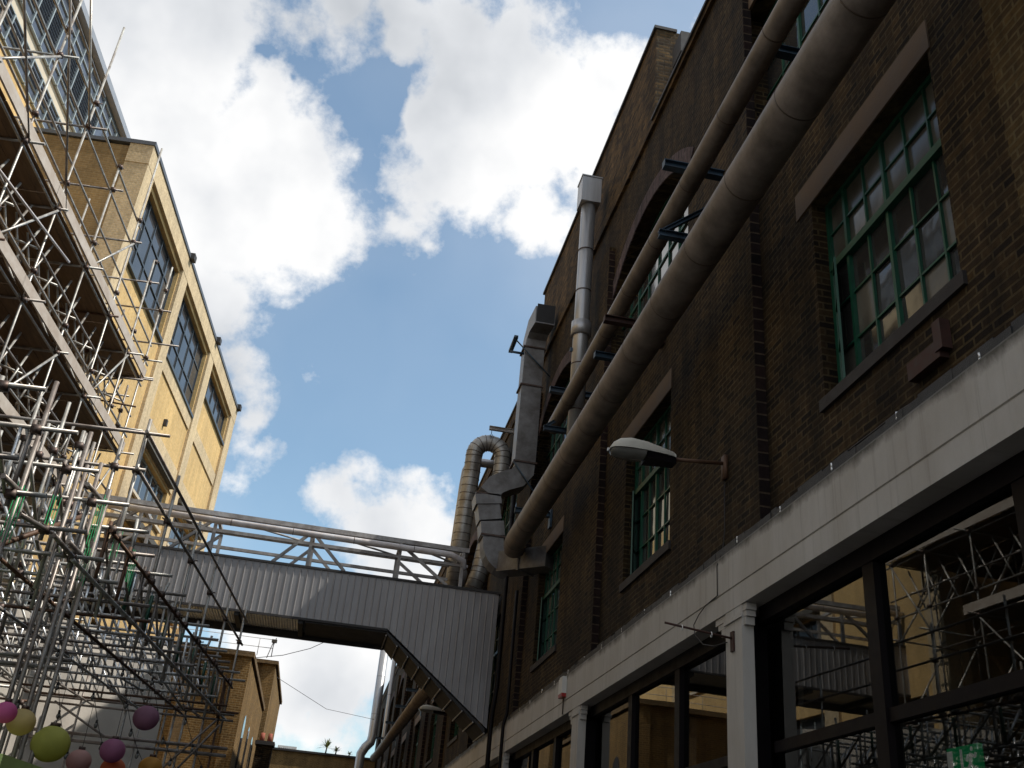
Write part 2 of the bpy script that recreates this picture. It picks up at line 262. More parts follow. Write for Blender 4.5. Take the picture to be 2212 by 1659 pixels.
# ------------------------------------------------------------------ geometry helpers
col = sc.collection
ORG = {}
def V(*a): return Vector(a)
class MB:
    def __init__(s): s.v = []; s.f = []; s.sm = False
    def quad(s, a, b, c, d):
        i = len(s.v); s.v += [Vector(a), Vector(b), Vector(c), Vector(d)]; s.f.append((i, i+1, i+2, i+3)); return s
    def poly(s, pts):
        i = len(s.v); s.v += [Vector(p) for p in pts]; s.f.append(tuple(range(i, i+len(pts)))); return s
    def obox(s, o, a, b, c):
        o, a, b, c = Vector(o), Vector(a), Vector(b), Vector(c); i = len(s.v)
        s.v += [o, o+a, o+a+b, o+b, o+c, o+a+c, o+a+b+c, o+b+c]
        fs = [(0, 3, 2, 1), (4, 5, 6, 7), (0, 1, 5, 4), (1, 2, 6, 5), (2, 3, 7, 6), (3, 0, 4, 7)]
        if a.cross(b).dot(c) < 0: fs = [f[::-1] for f in fs]
        s.f += [tuple(i+k for k in f) for f in fs]; return s
    def box(s, x0, x1, y0, y1, z0, z1): return s.obox((x0, y0, z0), (x1-x0, 0, 0), (0, y1-y0, 0), (0, 0, z1-z0))
    def prism(s, pts, d):
        n = len(pts); i = len(s.v); d = Vector(d); pts = [Vector(p) for p in pts]
        s.v += pts + [p+d for p in pts]
        s.f.append(tuple(i+k for k in range(n))[::-1]); s.f.append(tuple(i+n+k for k in range(n)))
        for k in range(n): s.f.append((i+k, i+(k+1) % n, i+n+(k+1) % n, i+n+k))
        return s
    def tube(s, p, q, r=0.024, n=7, r2=None):
        return s.sweep([Vector(p), Vector(q)], [r, r if r2 is None else r2], n)
    def sweep(s, pts, r, n=10, cap=True):
        pts = [Vector(p) for p in pts]; rs = r if isinstance(r, (list, tuple)) else [r]*len(pts)
        base = len(s.v); s.sm = True
        t0 = (pts[1]-pts[0]).normalized(); ref = Vector((0, 0, 1)) if abs(t0.z) < 0.9 else Vector((0, 1, 0))
        nrm = t0.cross(ref).normalized()
        for k, p in enumerate(pts):
            if k == 0: t = t0
            elif k == len(pts)-1: t = (pts[k]-pts[k-1]).normalized()
            else: t = ((pts[k+1]-p).normalized()+(p-pts[k-1]).normalized()).normalized()
            nrm = (nrm - t*nrm.dot(t)).normalized(); bn = t.cross(nrm)
            for j in range(n):
                a = 2*math.pi*j/n; s.v.append(p + (nrm*math.cos(a)+bn*math.sin(a))*rs[k])
        for k in range(len(pts)-1):
            for j in range(n):
                a = base+k*n+j; b = base+k*n+(j+1) % n; s.f.append((a, b, b+n, a+n))
        if cap:
            s.f.append(tuple(base+j for j in range(n))[::-1]); s.f.append(tuple(base+(len(pts)-1)*n+j for j in range(n)))
        return s
    def rsweep(s, pts, w, h, side):   # rectangular duct; side = constant side axis
        pts = [Vector(p) for p in pts]; side = Vector(side).normalized(); base = len(s.v)
        for k, p in enumerate(pts):
            if k == 0: t = (pts[1]-p).normalized(); sc_ = 1
            elif k == len(pts)-1: t = (p-pts[k-1]).normalized(); sc_ = 1
            else:
                a = (pts[k+1]-p).normalized(); b = (p-pts[k-1]).normalized(); t = (a+b).normalized(); sc_ = 1/max(0.5, t.dot(b))
            up = t.cross(side).normalized()
            for (i, j) in ((-1, -1), (1, -1), (1, 1), (-1, 1)): s.v.append(p + side*(w/2*i) + up*(h/2*j*sc_))
        for k in range(len(pts)-1):
            for j in range(4):
                a = base+k*4+j; b = base+k*4+(j+1) % 4; s.f.append((a, b, b+4, a+4))
        s.f.append(tuple(base+j for j in range(4))[::-1]); s.f.append(tuple(base+(len(pts)-1)*4+j for j in range(4)))
        return s
    def sphere(s, c, rx, ry, rz, nu=20, nv=12, rib=0.0):
        s.sm = True; base = len(s.v); c = Vector(c)
        for i in range(nv+1):
            th = math.pi*(0.04+0.92*i/nv)
            for j in range(nu):
                a = 2*math.pi*j/nu; k = 1 + rib*(1 if i % 2 else -1)
                s.v.append(c+Vector((math.sin(th)*math.cos(a)*rx*k, math.sin(th)*math.sin(a)*ry*k, math.cos(th)*rz)))
        for i in range(nv):
            for j in range(nu):
                a = base+i*nu+j; b = base+i*nu+(j+1) % nu; s.f.append((a, a+nu, b+nu, b))
        s.f.append(tuple(base+j for j in range(nu))); s.f.append(tuple(base+nv*nu+j for j in range(nu))[::-1])
        return s
    def build(s, name, mat, parent=None, loc=None):
        me = bpy.data.meshes.new(name)
        org = ORG.get(parent.name, Vector((0, 0, 0))) if parent else (Vector(loc) if loc else Vector((0, 0, 0)))
        me.from_pydata([tuple(v-org) for v in s.v], [], s.f); me.materials.append(MATS[mat])
        if s.sm:
            for p in me.polygons: p.use_smooth = len(p.vertices) == 4
        o = bpy.data.objects.new(name, me); col.objects.link(o)
        if parent: o.parent = parent; ORG[o.name] = org
        else: o.location = org; ORG[o.name] = org
        return o
def thing(name, label, cat, loc, group=None, kind=None):
    o = bpy.data.objects.new(name, None); col.objects.link(o); o.location = loc; o.empty_display_size = 0.2
    ORG[o.name] = Vector(loc); return tag(o, label, cat, group, kind)
def tag(o, label=None, cat=None, group=None, kind=None):
    if label: o['label'] = label
    if cat: o['category'] = cat
    if group: o['group'] = group
    if kind: o['kind'] = kind
    return o
def copy_tree(o, delta, label=None):
    kids = [c for c in bpy.data.objects if c.parent == o]
    c = o.copy(); col.objects.link(c); c.location = o.location + Vector(delta)
    if label: c['label'] = label
    for k in kids:
        k2 = k.copy(); col.objects.link(k2); k2.parent = c
        for g in [x for x in bpy.data.objects if x.parent == k]:
            g2 = g.copy(); col.objects.link(g2); g2.parent = k2
    return c
def cells(lo, hi, cuts): return sorted(set([lo, hi]+[c for c in cuts if lo < c < hi]))
def holed(mb, P, u0, u1, z0, z1, holes):   # P(u, z) -> point; a wall sheet with rectangular holes
    us = cells(u0, u1, [h[0] for h in holes]+[h[1] for h in holes]); zs = cells(z0, z1, [h[2] for h in holes]+[h[3] for h in holes])
    for i in range(len(us)-1):
        for j in range(len(zs)-1):
            cu, cz = (us[i]+us[i+1])/2, (zs[j]+zs[j+1])/2
            if any(h[0] < cu < h[1] and h[2] < cz < h[3] for h in holes): continue
            mb.quad(P(us[i], zs[j]), P(us[i], zs[j+1]), P(us[i+1], zs[j+1]), P(us[i+1], zs[j]))
# left-hand frame: s runs along the left building, n towards the street
EL_ = Vector((math.sin(YL), math.cos(YL), 0)); NL_ = Vector((math.cos(YL), -math.sin(YL), 0)); ZZ = Vector((0, 0, 1))
def LP(s, n, z): return EL_*s + NL_*n + ZZ*z
def lbox(mb, s0, s1, n0, n1, z0, z1): return mb.obox(LP(s0, n0, z0), NL_*(n1-n0), EL_*(s1-s0), ZZ*(z1-z0))
# ------------------------------------------------------------------ ground
g = MB(); g.quad((-400, -300, 0), (400, -300, 0), (400, 500, 0), (-400, 500, 0)); tag(g.build('street', 'asphalt'), kind='structure')
g = MB(); g.box(2.4, 3.9, -20, 74.5, -0.05, 0.12); tag(g.build('pavement', 'paving'), kind='structure')
# ================================================================== RIGHT BUILDING
RB = thing('brick_warehouse', 'long dark brick warehouse on the right with a white band over black shop windows', 'building', (4.12, 10, 0))
XW = 4.12
Y0, Y1 = -12.0, 80.0
wy = lambda y, z: (XW, y, z)
BAY = 6.6
wins = [(5.45+BAY*k, 7.62+BAY*k, 6.0, 8.32) for k in range(-1, 11)]
ups = [(11.35+BAY*k, 15.65+BAY*k, 10.3, 12.65) for k in range(0, 10)] + [(5.1, 9.05, 10.6, 12.6), (-1.6, 2.4, 10.6, 12.6)]
wl = MB(); holed(wl, wy, Y0, Y1, 5.08, 14.2, [h for h in wins+ups])
SEG = 14
for (a, b, z0, z1) in ups[:10]:     # spandrels above the segmental arches
    cy_, hw, zs_ = (a+b)/2, (b-a)/2, 11.85; rise = z1-zs_; rad = (hw*hw+rise*rise)/(2*rise)
    pts = [(cy_-hw+2*hw*i/SEG) for i in range(SEG+1)]
    zz = lambda y: z1-rad+math.sqrt(max(0, rad*rad-(y-cy_)**2))
    for i in range(SEG):
        p, q = pts[i], pts[i+1]
        if i == 0: pass
        wl.quad((XW, p, zz(p)), (XW, p, z1), (XW, q, z1), (XW, q, zz(q)))
        wl.quad((XW, p, zz(p)), (XW, q, zz(q)), (XW+0.3, q, zz(q)), (XW+0.3, p, zz(p)))
    wl.quad((XW, a, z0), (XW, a, zs_), (XW+.3, a, zs_), (XW+.3, a, z0)); wl.quad((XW, b, z0), (XW+.3, b, z0), (XW+.3, b, zs_), (XW, b, zs_)); wl.quad((XW, a, z0), (XW+.3, a, z0), (XW+.3, b, z0), (XW, b, z0))
for (a, b, z0, z1) in wins+ups[10:]:
    wl.quad((XW, a, z0), (XW, a, z1), (XW+.3, a, z1), (XW+.3, a, z0)); wl.quad((XW, b, z0), (XW+.3, b, z0), (XW+.3, b, z1), (XW, b, z1))
    wl.quad((XW, a, z1), (XW, b, z1), (XW+.3, b, z1), (XW+.3, a, z1)); wl.quad((XW, a, z0), (XW+.3, a, z0), (XW+.3, b, z0), (XW, b, z0))
wl.build('wall', 'sooty_brick', RB)
body = MB(); body.box(9.2, 22, Y0, Y1, 0, 14.0); body.quad((XW, Y0, 14.18), (9.3, Y0, 14.18), (9.3, Y1, 14.18), (XW, Y1, 14.18))
body.quad((XW, Y0, 0), (9.3, Y0, 0), (9.3, Y0, 14.18), (XW, Y0, 14.18)); body.quad((XW, Y1, 0), (9.3, Y1, 0), (9.3, Y1, 14.18), (XW, Y1, 14.18))
body.build('rear_wall', 'sooty_brick', RB)
# parapets: near length, the raised gable, the far length
pp = MB(); pp.box(4.06, 4.42, Y0, 13.05, 14.2, 14.30); pp.box(4.08, 4.4, 22.86, Y1, 14.2, 14.62); pp.build('parapet', 'parapet_brick', RB)
gb = MB(); gb.box(4.10, 9.8, 13.05, 22.84, 14.2, 16.66); gb.box(4.06, 4.10, 13.05, 22.84, 14.2, 14.30); gb.build('gable_wall', 'parapet_brick', RB)
cp = MB(); cp.box(4.02, 4.5, Y0, 13.04, 14.30, 14.36); cp.box(4.04, 4.45, 22.86, Y1, 14.62, 14.69); cp.box(4.05, 4.5, 13.02, 22.88, 16.66, 16.73); cp.build('coping', 'coping_dark', RB)
rb = MB(); rb.box(4.36, 4.82, 12.4, 12.86, 15.5, 16.0); rb.box(4.45, 4.7, 12.5, 12.76, 14.2, 15.5); rb.build('roof_vent', 'coping_dark', RB)
rp = MB(); rp.tube((4.55, 12.7, 14.3), (4.55, 12.7, 15.9), 0.035); rp.tube((4.48, 12.8, 14.3), (4.48, 12.8, 15.7), 0.03); rp.tube((4.85, 12.2, 14.3), (4.85, 12.2, 15.8), 0.05); rp.build('roof_pipe', 'stainless_flue', RB)
# pilasters
for k in range(-2, 11):
    a = 8.9+BAY*k
    m_ = MB(); m_.box(4.0, 4.118, a, a+(1.85 if k > -1 else 2.3), 5.2, 13.2)
    o = m_.build('pilaster', 'sooty_brick' if k > -1 else 'quoin_brick', RB)
    if -1 < k < 8:
        q = MB(); q.box(4.002, 4.117, a-0.012, a-0.001, 5.2, 13.1); q.build('quoin', 'dark_engineering_brick', o)
# lintels, sills, arches, windows
def bars(mb, x, a, b, z0, z1, ys, zs, thick=(), tz=(), wd=0.021, d=0.03):
    for y in ys: mb.box(x-(d if y in thick else d*.6), x+0.01, y-wd/2*(2 if y in thick else 1), y+wd/2*(2 if y in thick else 1), z0, z1)
    for z in zs: mb.box(x-d*0.5, x+0.008, a, b, z-wd/2*(2.2 if z in tz else 1), z+wd/2*(2.2 if z in tz else 1))
for k, (a, b, z0, z1) in enumerate(wins):
    l = MB(); l.box(4.104, 4.125, a-0.05, b+0.32, z1, z1+0.33); l.build('lintel', 'stone_lintel', RB)
    s_ = MB(); s_.box(4.085, 4.33, a-0.06, b+0.06, z0-0.10, z0+0.02); s_.build('sill', 'stone_sill', RB)
    X = XW+0.18
    fr = MB(); fr.box(X-.03, X+.02, a, a+.05, z0+.02, z1); fr.box(X-.03, X+.02, b-.05, b, z0+.02, z1); fr.box(X-.028, X+.018, a+.05, b-.05, z1-.05, z1); fr.box(X-.028, X+.018, a+.05, b-.05, z0+.02, z0+.07)
    n = 6; ys = [a+(b-a)*i/n for i in range(1, n)]; tr = z0+1.5
    bars(fr, X, a+.05, b-.05, z0+.07, z1-.05, ys, [z0+.52, z0+1.02, tr+.42], (ys[2], ys[4]), ())
    fr.box(X-.06, X+.015, a+.05, b-.05, tr-.05, tr+.03)
    wo = fr.build('window', 'green_paint', RB)
    zr = [z0+.02, z0+.52, z0+1.02, tr, tr+.42, z1]; yy = [a]+ys+[b]
    pa, pb = MB(), MB()
    for i in range(n):
        for j in range(5):
            dx, dz = R.uniform(-.004, .004), R.uniform(-.006, .006)
            dst = pb if (j < 3 and R.random() < .8) or R.random() < .1 else pa
            dst.quad((X+.012+dx, yy[i], zr[j]), (X+.012+dx+dz, yy[i], zr[j+1]), (X+.012+dz, yy[i+1], zr[j+1]), (X+.012, yy[i+1], zr[j]))
    pa.build('dusty_glass', 'pane_dusty', wo); pb.build('glass', 'pane_clean', wo)
    if k in (1, 2, 3):   # an open casement at the far side
        c = MB(); y1 = yy[5]; hx, hy = -0.13, -0.27
        p0 = Vector((X-.03, b-.05, z0+.08))
        for (u0, u1) in ((0, .06), (.94, 1)): c.obox(p0+Vector((hx*u0, hy*u0, 0)), Vector((hx*(u1-u0), hy*(u1-u0), 0)), (0.02, -.01, 0), (0, 0, 1.36))
        for zf in (0, .45, .9, 1.33): c.obox(p0+Vector((hx*.06, hy*.06, zf)), Vector((hx*.88, hy*.88, 0)), (0.018, -.009, 0), (0, 0, .03))
        ca = c.build('casement', 'green_paint', RB)
        c = MB(); c.quad(p0+Vector((hx*.06, hy*.06, 0))+V(.009, -.005, 0), p0+Vector((hx*.06, hy*.06, 1.35))+V(.009, -.005, 0), p0+Vector((hx*.94, hy*.94, 1.35))+V(.009, -.005, 0), p0+Vector((hx*.94, hy*.94, 0))+V(.009, -.005, 0)); c.build('casement_glass', 'pane_clean', ca)
for k, (a, b, z0, z1) in enumerate(ups):
    X = XW+0.26; arch = k < 10
    fr = MB(); n = 8; ys = [a+(b-a)*i/n for i in range(1, n)]
    bars(fr, X, a, b, z0, z1, ys, [z0+.02, z0+.6, z0+1.15, z0+1.7, z1-.03], (ys[1], ys[5]), (z0+1.15,))
    wo = fr.build('window', 'green_paint', RB)
    gl = MB(); yy = [a]+ys+[b]
    for i in range(n):
        for j, (q0, q1) in enumerate(((z0, z0+.6), (z0+.6, z0+1.15), (z0+1.15, z1))):
            t_ = R.uniform(-.006, .006); gl.quad((X+.012, yy[i], q0), (X+.012+t_, yy[i], q1), (X+.012+t_, yy[i+1], q1), (X+.012, yy[i+1], q0))
    gl.build('glass', 'pane_clean', wo)
    if arch:
        cy_, hw, zs_ = (a+b)/2, (b-a)/2, 11.85; rise = z1-zs_; rad = (hw*hw+rise*rise)/(2*rise); an = math.asin(hw/rad)
        ar = MB(); zc = z1-rad; M_ = 18
        for i in range(M_):
            t0, t1 = -an*1.04+2.08*an*i/M_, -an*1.04+2.08*an*(i+1)/M_
            P = lambda t, r: V(4.10, cy_+math.sin(t)*r, zc+math.cos(t)*r)
            ar.prism([P(t0, rad), P(t0, rad+.32), P(t1, rad+.32), P(t1, rad)], (0.024, 0, 0))
        ar.build('arch', 'arch_brick', RB)
        s_ = MB(); s_.box(4.07, 4.35, a-0.05, b+0.05, z0-0.1, z0+0.012); s_.build('sill', 'stone_sill', RB)
    else:
        l = MB(); l.box(4.085, 4.125, a-.2, b+0.38, 12.6, 12.95); l.build('lintel', 'stone_lintel', RB)
# white band, flashing
bd = MB(); ys_ = [Y0+i*0.4 for i in range(int((Y1-Y0)/0.4)+1)]
for i in range(len(ys_)-1):
    a, b = ys_[i], ys_[i+1]
    prof = [(3.90, 4.43), (3.90, 4.64), (3.912, 4.648), (3.912, 4.658), (3.90, 4.666), (3.90, 5.06), (3.93, 5.10), (4.118, 5.12)]
    for (x0, z0), (x1, z1) in zip(prof, prof[1:]): bd.quad((x0, a, z0), (x1, a, z1), (x1, b, z1), (x0, b, z0))
bd.quad((3.90, Y0, 4.43), (3.90, Y1, 4.43), (4.24, Y1, 4.43), (4.24, Y0, 4.43))
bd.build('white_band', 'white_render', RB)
fl = MB()
y = Y0
while y < Y1:
    d = R.uniform(.12, .5); t0, t1 = R.uniform(.015, .05), R.uniform(0.0, .03)
    fl.obox((3.94-t1*.4, y, 5.085-t1*.9), (0.17, 0, 0), (0, d, 0), (0, 0, t0+.06+t1)); y += d
fl.build('flashing', 'lead_flashing', RB)
# shop front: piers, frames, glass
for k in range(-2, 11):
    a, b = 9.2+6.5*k, 9.62+6.5*k
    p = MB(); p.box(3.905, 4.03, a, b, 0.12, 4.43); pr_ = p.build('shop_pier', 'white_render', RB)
    c = MB()
    for sgn, y0_, q in ((1, b, .30), (-1, a, .10)):
        for (h0, h1, w0) in ((4.36, 4.427, 1.0), (4.30, 4.357, .80), (4.22, 4.297, .52)):
            c.box(3.915 if h0 > 4.33 else 3.922, 4.02, min(y0_, y0_+sgn*q*w0), max(y0_, y0_+sgn*q*w0), h0, h1)
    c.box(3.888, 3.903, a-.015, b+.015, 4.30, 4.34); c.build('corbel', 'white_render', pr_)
    f2 = MB(); bb = a+6.5; ff = b
    f2.box(4.10, 4.24, ff-.02, bb+.02, 4.27, 4.428); f2.box(4.03, 4.24, b-.26, b+.14, 0.12, 4.27); 
    mus = [ff+.14+(bb-.16-ff-.14)*i/3 for i in (1, 2)]
    for m_ in mus: f2.box(4.11, 4.22, m_-.085, m_+.085, 0.5, 4.27)
    f2.box(4.13, 4.21, ff+.14, bb-.16, 3.02, 3.12); f2.box(4.13, 4.21, ff+.14, bb-.16, 0.42, 0.62)
    sw = f2.build('shop_window', 'black_paint', RB)
    gl = MB(); e_ = [ff+.14]+mus+[bb-.16]
    for i in range(3):
        for (q0, q1) in ((.6, 3.07), (3.07, 4.3)):
            t_ = R.uniform(-.007, .007); gl.quad((4.17, e_[i], q0), (4.17+t_, e_[i], q1), (4.17+t_, e_[i+1], q1), (4.17, e_[i+1], q0))
    gl.build('shop_glass', 'shop_glass', sw)
    f3 = MB(); f3.box(4.05, 4.4, ff, bb, 0.12, 0.42); f3.build('stall_riser', 'black_paint', RB)
rm = MB(); rm.quad((4.26, Y0, 4.3), (9.1, Y0, 4.3), (9.1, Y1, 4.3), (4.26, Y1, 4.3)); rm.quad((9.1, Y0, 0), (9.1, Y0, 4.3), (9.1, Y1, 4.3), (9.1, Y1, 0)); rm.quad((4.26, Y0, .14), (9.1, Y0, .14), (9.1, Y1, .14), (4.26, Y1, .14))
for k in range(-1, 9): rm.box(4.6, 9.1, 9.35+6.5*k, 9.47+6.5*k, .14, 4.3)
rm.build('shop_interior', 'room_wall', RB)
# exit sign inside the shop
ES = thing('exit_sign', 'green running man exit sign hanging inside the nearest shop window', 'exit sign', (6.1, 9.0, 3.35))
def ex(mb, u, v, du, dv): mb.box(6.085, 6.09, 9.0-(u+du), 9.0-u, 3.1+v, 3.1+v+dv)
s_ = MB(); s_.box(6.09, 6.13, 8.42, 9.0, 3.1, 3.40); s_.build('panel', 'sign_green', ES)
s_ = MB(); ex(s_, .05, .03, .10, .24); s_.prism([(6.088, 8.77, 3.2), (6.088, 8.70, 3.12), (6.088, 8.63, 3.2)], (-.004, 0, 0)); ex(s_, .275, .1, .035, .17)
s_.sphere((6.087, 8.535, 3.36), .004, .022, .022, 10, 6)
def limb(a, b, r=.014): s_.tube((6.087, 9-a[0], 3.1+a[1]), (6.087, 9-b[0], 3.1+b[1]), r, 6)
limb((.46, .22), (.43, .13), .02); limb((.46, .21), (.40, .20)); limb((.40, .2), (.375, .155)); limb((.46, .21), (.51, .18)); limb((.51, .18), (.53, .22)); limb((.43, .13), (.39, .09)); limb((.39, .09), (.36, .03)); limb((.43, .13), (.48, .08)); limb((.48, .08), (.53, .075))
s_.build('pictogram', 'sign_white', ES)
s_ = MB(); s_.tube((6.11, 8.55, 3.4), (6.11, 8.55, 4.3), .008); s_.tube((6.11, 8.87, 3.4), (6.11, 8.87, 4.3), .008); s_.build('hanger', 'black_paint', ES)
ES.location = ES.location + Vector((0, .41, -.10))
# ================================================================== PIPES ON THE WALL
def jpipe(name, label, path, r, mat, joints=1.22, n=24, cat='pipe', seam='coupler_steel'):
    t = thing(name, label, cat, path[0]); b = MB(); b.sweep(path, r, n); b.build('pipe_body', mat, t)
    p0 = Vector(path[0]); acc = 0
    for a, b_ in zip(path, path[1:]):
        a, b_ = Vector(a), Vector(b_); L = (b_-a).length; d = (b_-a)/L; s = joints-acc
        while s < L: c = a+d*s; j = MB(); j.tube(c-d*.008, c+d*.008, r+.003, n); j.build('joint_band', seam, t); s += joints
        acc = (L-(s-joints))
    return t
jpipe('heating_pipe', 'fattest brown lagged pipe running the length of the dark brick wall', [(3.45, -6, 8.55), (3.45, 20.35, 8.55), (3.46, 20.55, 8.53), (3.5, 20.7, 8.48)], 0.235, 'pipe_lagging', 1.25, 28, seam='pipe_seam')
jpipe('heating_pipe', 'thinner brown lagged pipe above the fat one, ending in a blue bracket', [(3.5, -6, 10.0), (3.5, 17.25, 10.0), (3.52, 17.4, 9.98)], 0.133, 'pipe_lagging', 1.3, 22, seam='pipe_seam')
jpipe('heating_pipe', 'brown lagged pipe beyond the bridge, low on the far wall', [(3.35, 28.2, 7.75), (3.35, 62, 8.55), (3.3, 64, 8.6)], 0.235, 'pipe_lagging', 1.4, 20, seam='pipe_seam')
jpipe('downpipe', 'tall pale grey round pipe beyond the bridge with a bend at its foot', [(3.32, 70, 17.0), (3.32, 70, 10.6), (3.25, 70, 10.2), (2.95, 70, 9.85), (2.72, 70, 9.4), (2.65, 70, 0)], 0.30, 'stainless_flue', 2.5, 18)
jpipe('downpipe', 'thin pale pipe beside the tall far grey pipe', [(3.5, 60, 14.2), (3.5, 60, 9.0), (3.6, 60, 8.6)], 0.13, 'stainless_flue', 2.5, 12)
BG = 'blue steel brackets carrying the wall pipes'
def beam(mb, p, q, h=.10, w_=.09):   # rolled joist: two flanges and a web
    p, q = Vector(p), Vector(q); d = (q-p); sd_ = d.cross(ZZ).normalized()
    up = sd_.cross(d).normalized()
    for z in (-h/2, h/2-.012): mb.obox(p+up*z-sd_*w_/2, d, sd_*w_, up*.012)
    mb.obox(p-up*(h/2-.012)-sd_*.006, d, sd_*.012, up*(h-.024))
def bracketA(y, z, x1, mat, label):
    t = thing('pipe_bracket', label, 'bracket', (4.1, y, z), BG); b = MB(); beam(b, (4.11, y, z), (x1, y, z), .11, .11); b.build('arm', mat, t)
    b = MB(); b.box(4.07, 4.115, y-.1, y+.1, z-.3, z+.1); b.build('wall_plate', mat, t)
    b = MB(); b.box(x1-.004, x1+.004, y-.055, y+.055, z-.055, z+.055); b.build('end_plate', mat, t)
def bracketB(y, z, x1, mat, label, tall=1.2):
    t = thing('pipe_bracket', label, 'bracket', (4.1, y, z), BG); b = MB(); beam(b, (4.11, y, z), (x1, y, z), .10, .10); b.build('arm', mat, t)
    b = MB(); beam(b, (x1+.06, y, z+.05), (4.09, y, z+.75), .06, .07); b.build('stay', mat, t)
    b = MB(); b.box(4.07, 4.115, y-.09, y+.09, z-tall, z+.85); b.build('wall_plate', mat, t)
bracketA(7.41, 10.22, 3.58, 'blue_steel', 'blue arm between both pipes at the top right corner')
bracketA(9.69, 10.33, 3.18, 'blue_steel', 'blue arm above the thin pipe at the near end of the large arch')
bracketB(9.85, 9.32, 3.18, 'blue_steel', 'blue triangular bracket under the thin pipe beside the large arch', .4)
bracketA(12.44, 9.56, 3.18, 'rust_steel', 'rust red arm under the thin pipe at the far end of the large arch')
bracketA(13.83, 9.72, 3.4, 'blue_steel', 'short blue arm between the two pipes left of the rust red arm')
bracketA(16.34, 10.27, 3.18, 'blue_steel', 'blue arm crossing behind the thin pipe beside its far end')
bracketB(16.9, 9.72, 3.22, 'blue_steel', 'blue triangular bracket holding the far end of the thin pipe', .8)
bracketA(19.9, 9.1, 3.3, 'blue_steel', 'blue arm over the far end of the fat pipe')
for k, y in enumerate((31, 35.5, 40, 45, 51, 58)):
    bracketA(y, 8.35+k*.13, 2.95, 'blue_steel', ['nearest', 'second', 'third', 'fourth', 'fifth', 'farthest'][k]+' of the blue arms over the pipe beyond the bridge')
# flue with square cowl
FX, FY = 3.72, 16.35
FL = thing('metal_flue', 'slim silver flue with a square box cowl rising up the brick wall', 'flue', (FX, FY, 9.2))
b = MB(); b.sweep([(FX, FY, 9.2), (FX, FY, 14.78)], .155, 24); b.build('flue_pipe', 'stainless_flue', FL)
b = MB()
for z in (9.9, 10.9, 12.6, 13.6): b.tube((FX, FY, z-.012), (FX, FY, z+.012), .162, 24)
b.build('joint_band', 'coupler_steel', FL)
b = MB(); b.tube((FX, FY, 11.55), (FX, FY, 11.86), .20, 24); b.build('collar', 'stainless_flue', FL)
b = MB(); b.box(FX-.21, FX+.21, FY-.21, FY+.21, 14.76, 15.40); b.box(FX-.225, FX+.225, FY-.225, FY+.225, 15.40, 15.43); b.build('cowl', 'stainless_flue', FL)
b = MB(); b.box(FX-.20, 4.1, FY-.02, FY+.02, 11.18, 11.26); b.box(FX+.17, FX+.21, FY-.2, FY+.2, 11.14, 11.3); b.box(4.05, 4.11, FY-.12, FY+.12, 10.7, 11.5); b.build('wall_clamp', 'blue_steel', FL)
# square ventilation duct
DY = 21.5
SD = thing('ventilation_duct', 'square galvanised duct that rises past the fat pipe to a dark open mouth', 'duct', (3.67, DY, 8))
b = MB(); b.rsweep([(3.67, DY, 10.85), (3.67, DY, 14.0)], .50, .50, (0, 1, 0)); b.build('riser', 'galvanised_duct', SD)
b = MB(); b.rsweep([(3.67, DY, 14.0), (3.69, DY-.02, 14.3), (3.72, DY-.25, 14.58), (3.78, DY-.75, 14.66)], .5, .54, (1, 0, 0)); b.build('outlet_hood', 'galvanised_duct', SD)
b = MB(); b.obox((3.55, DY-.77, 14.42), (.46, 0, 0), (0, -.015, .0), (0, -.06, .5)); b.build('outlet_mouth_shade', 'lead_flashing', SD)  # dark plate on the capped end, its colour stands for shade inside the mouth
b = MB(); P = [(3.67, DY, 10.82), (3.66, DY, 10.62), (3.52, DY, 10.42), (3.25, DY, 10.3), (3.03, DY, 10.16), (2.88, DY, 9.92)]; b.rsweep(P, .5, .48, (0, 1, 0)); b.build('offset_bend', 'galvanised_duct', SD)
b = MB(); b.rsweep([(2.86, DY, 9.9), (2.9, DY, 9.66)], .56, .60, (0, 1, 0)); b.rsweep([(2.9, DY, 9.66), (2.98, DY, 9.3)], .5, .52, (0, 1, 0)); b.build('bend_segment', 'galvanised_duct', SD)
b = MB(); b.rsweep([(3.02, DY, 9.26), (3.08, DY, 8.92)], .52, .54, (0, 1, 0)); b.build('bend_segment', 'galvanised_duct', SD)
b = MB(); P = [(3.08, DY, 8.9)]+[(3.52-.42*math.cos(t*math.pi/2/6), DY, 8.78-.46*math.sin(t*math.pi/2/6)) for t in range(1, 7)]+[]; b.rsweep(P, .5, .48, (0, 1, 0)); b.build('lower_bend', 'galvanised_duct', SD)
b = MB(); b.rsweep([(3.42, 21.42, 8.34), (4.3, 20.3, 8.26)], .5, .46, (1.12, .88, 0)); b.rsweep([(3.80, 20.93, 8.30), (3.83, 20.9, 8.30)], .56, .52, (1.12, .88, 0)); b.build('branch_duct', 'galvanised_duct', SD)
b = MB()
for (c, h) in (((3.67, DY, 10.84), 0), ((3.67, DY, 12.9), 0), ((3.67, DY, 13.98), 0), ((2.87, DY, 9.9), 0), ((3.08, DY, 8.92), 0)): b.box(c[0]-.29, c[0]+.29, DY-.28, DY+.28, c[2]-.02, c[2]+.02)
b.build('flange', 'coupler_steel', SD)
b = MB(); b.tube((3.38, DY-.28, 10.8), (4.1, DY-.28, 9.9), .02); b.box(3.1, 3.2, DY-.4, DY+.4, 14.08, 14.16); b.tube((3.15, DY-.3, 14.1), (4.1, DY-.3, 13.2), .018); b.box(3.05, 3.4, DY-.32, DY-.28, 13.7, 13.75); b.build('support_frame', 'blue_steel', SD)
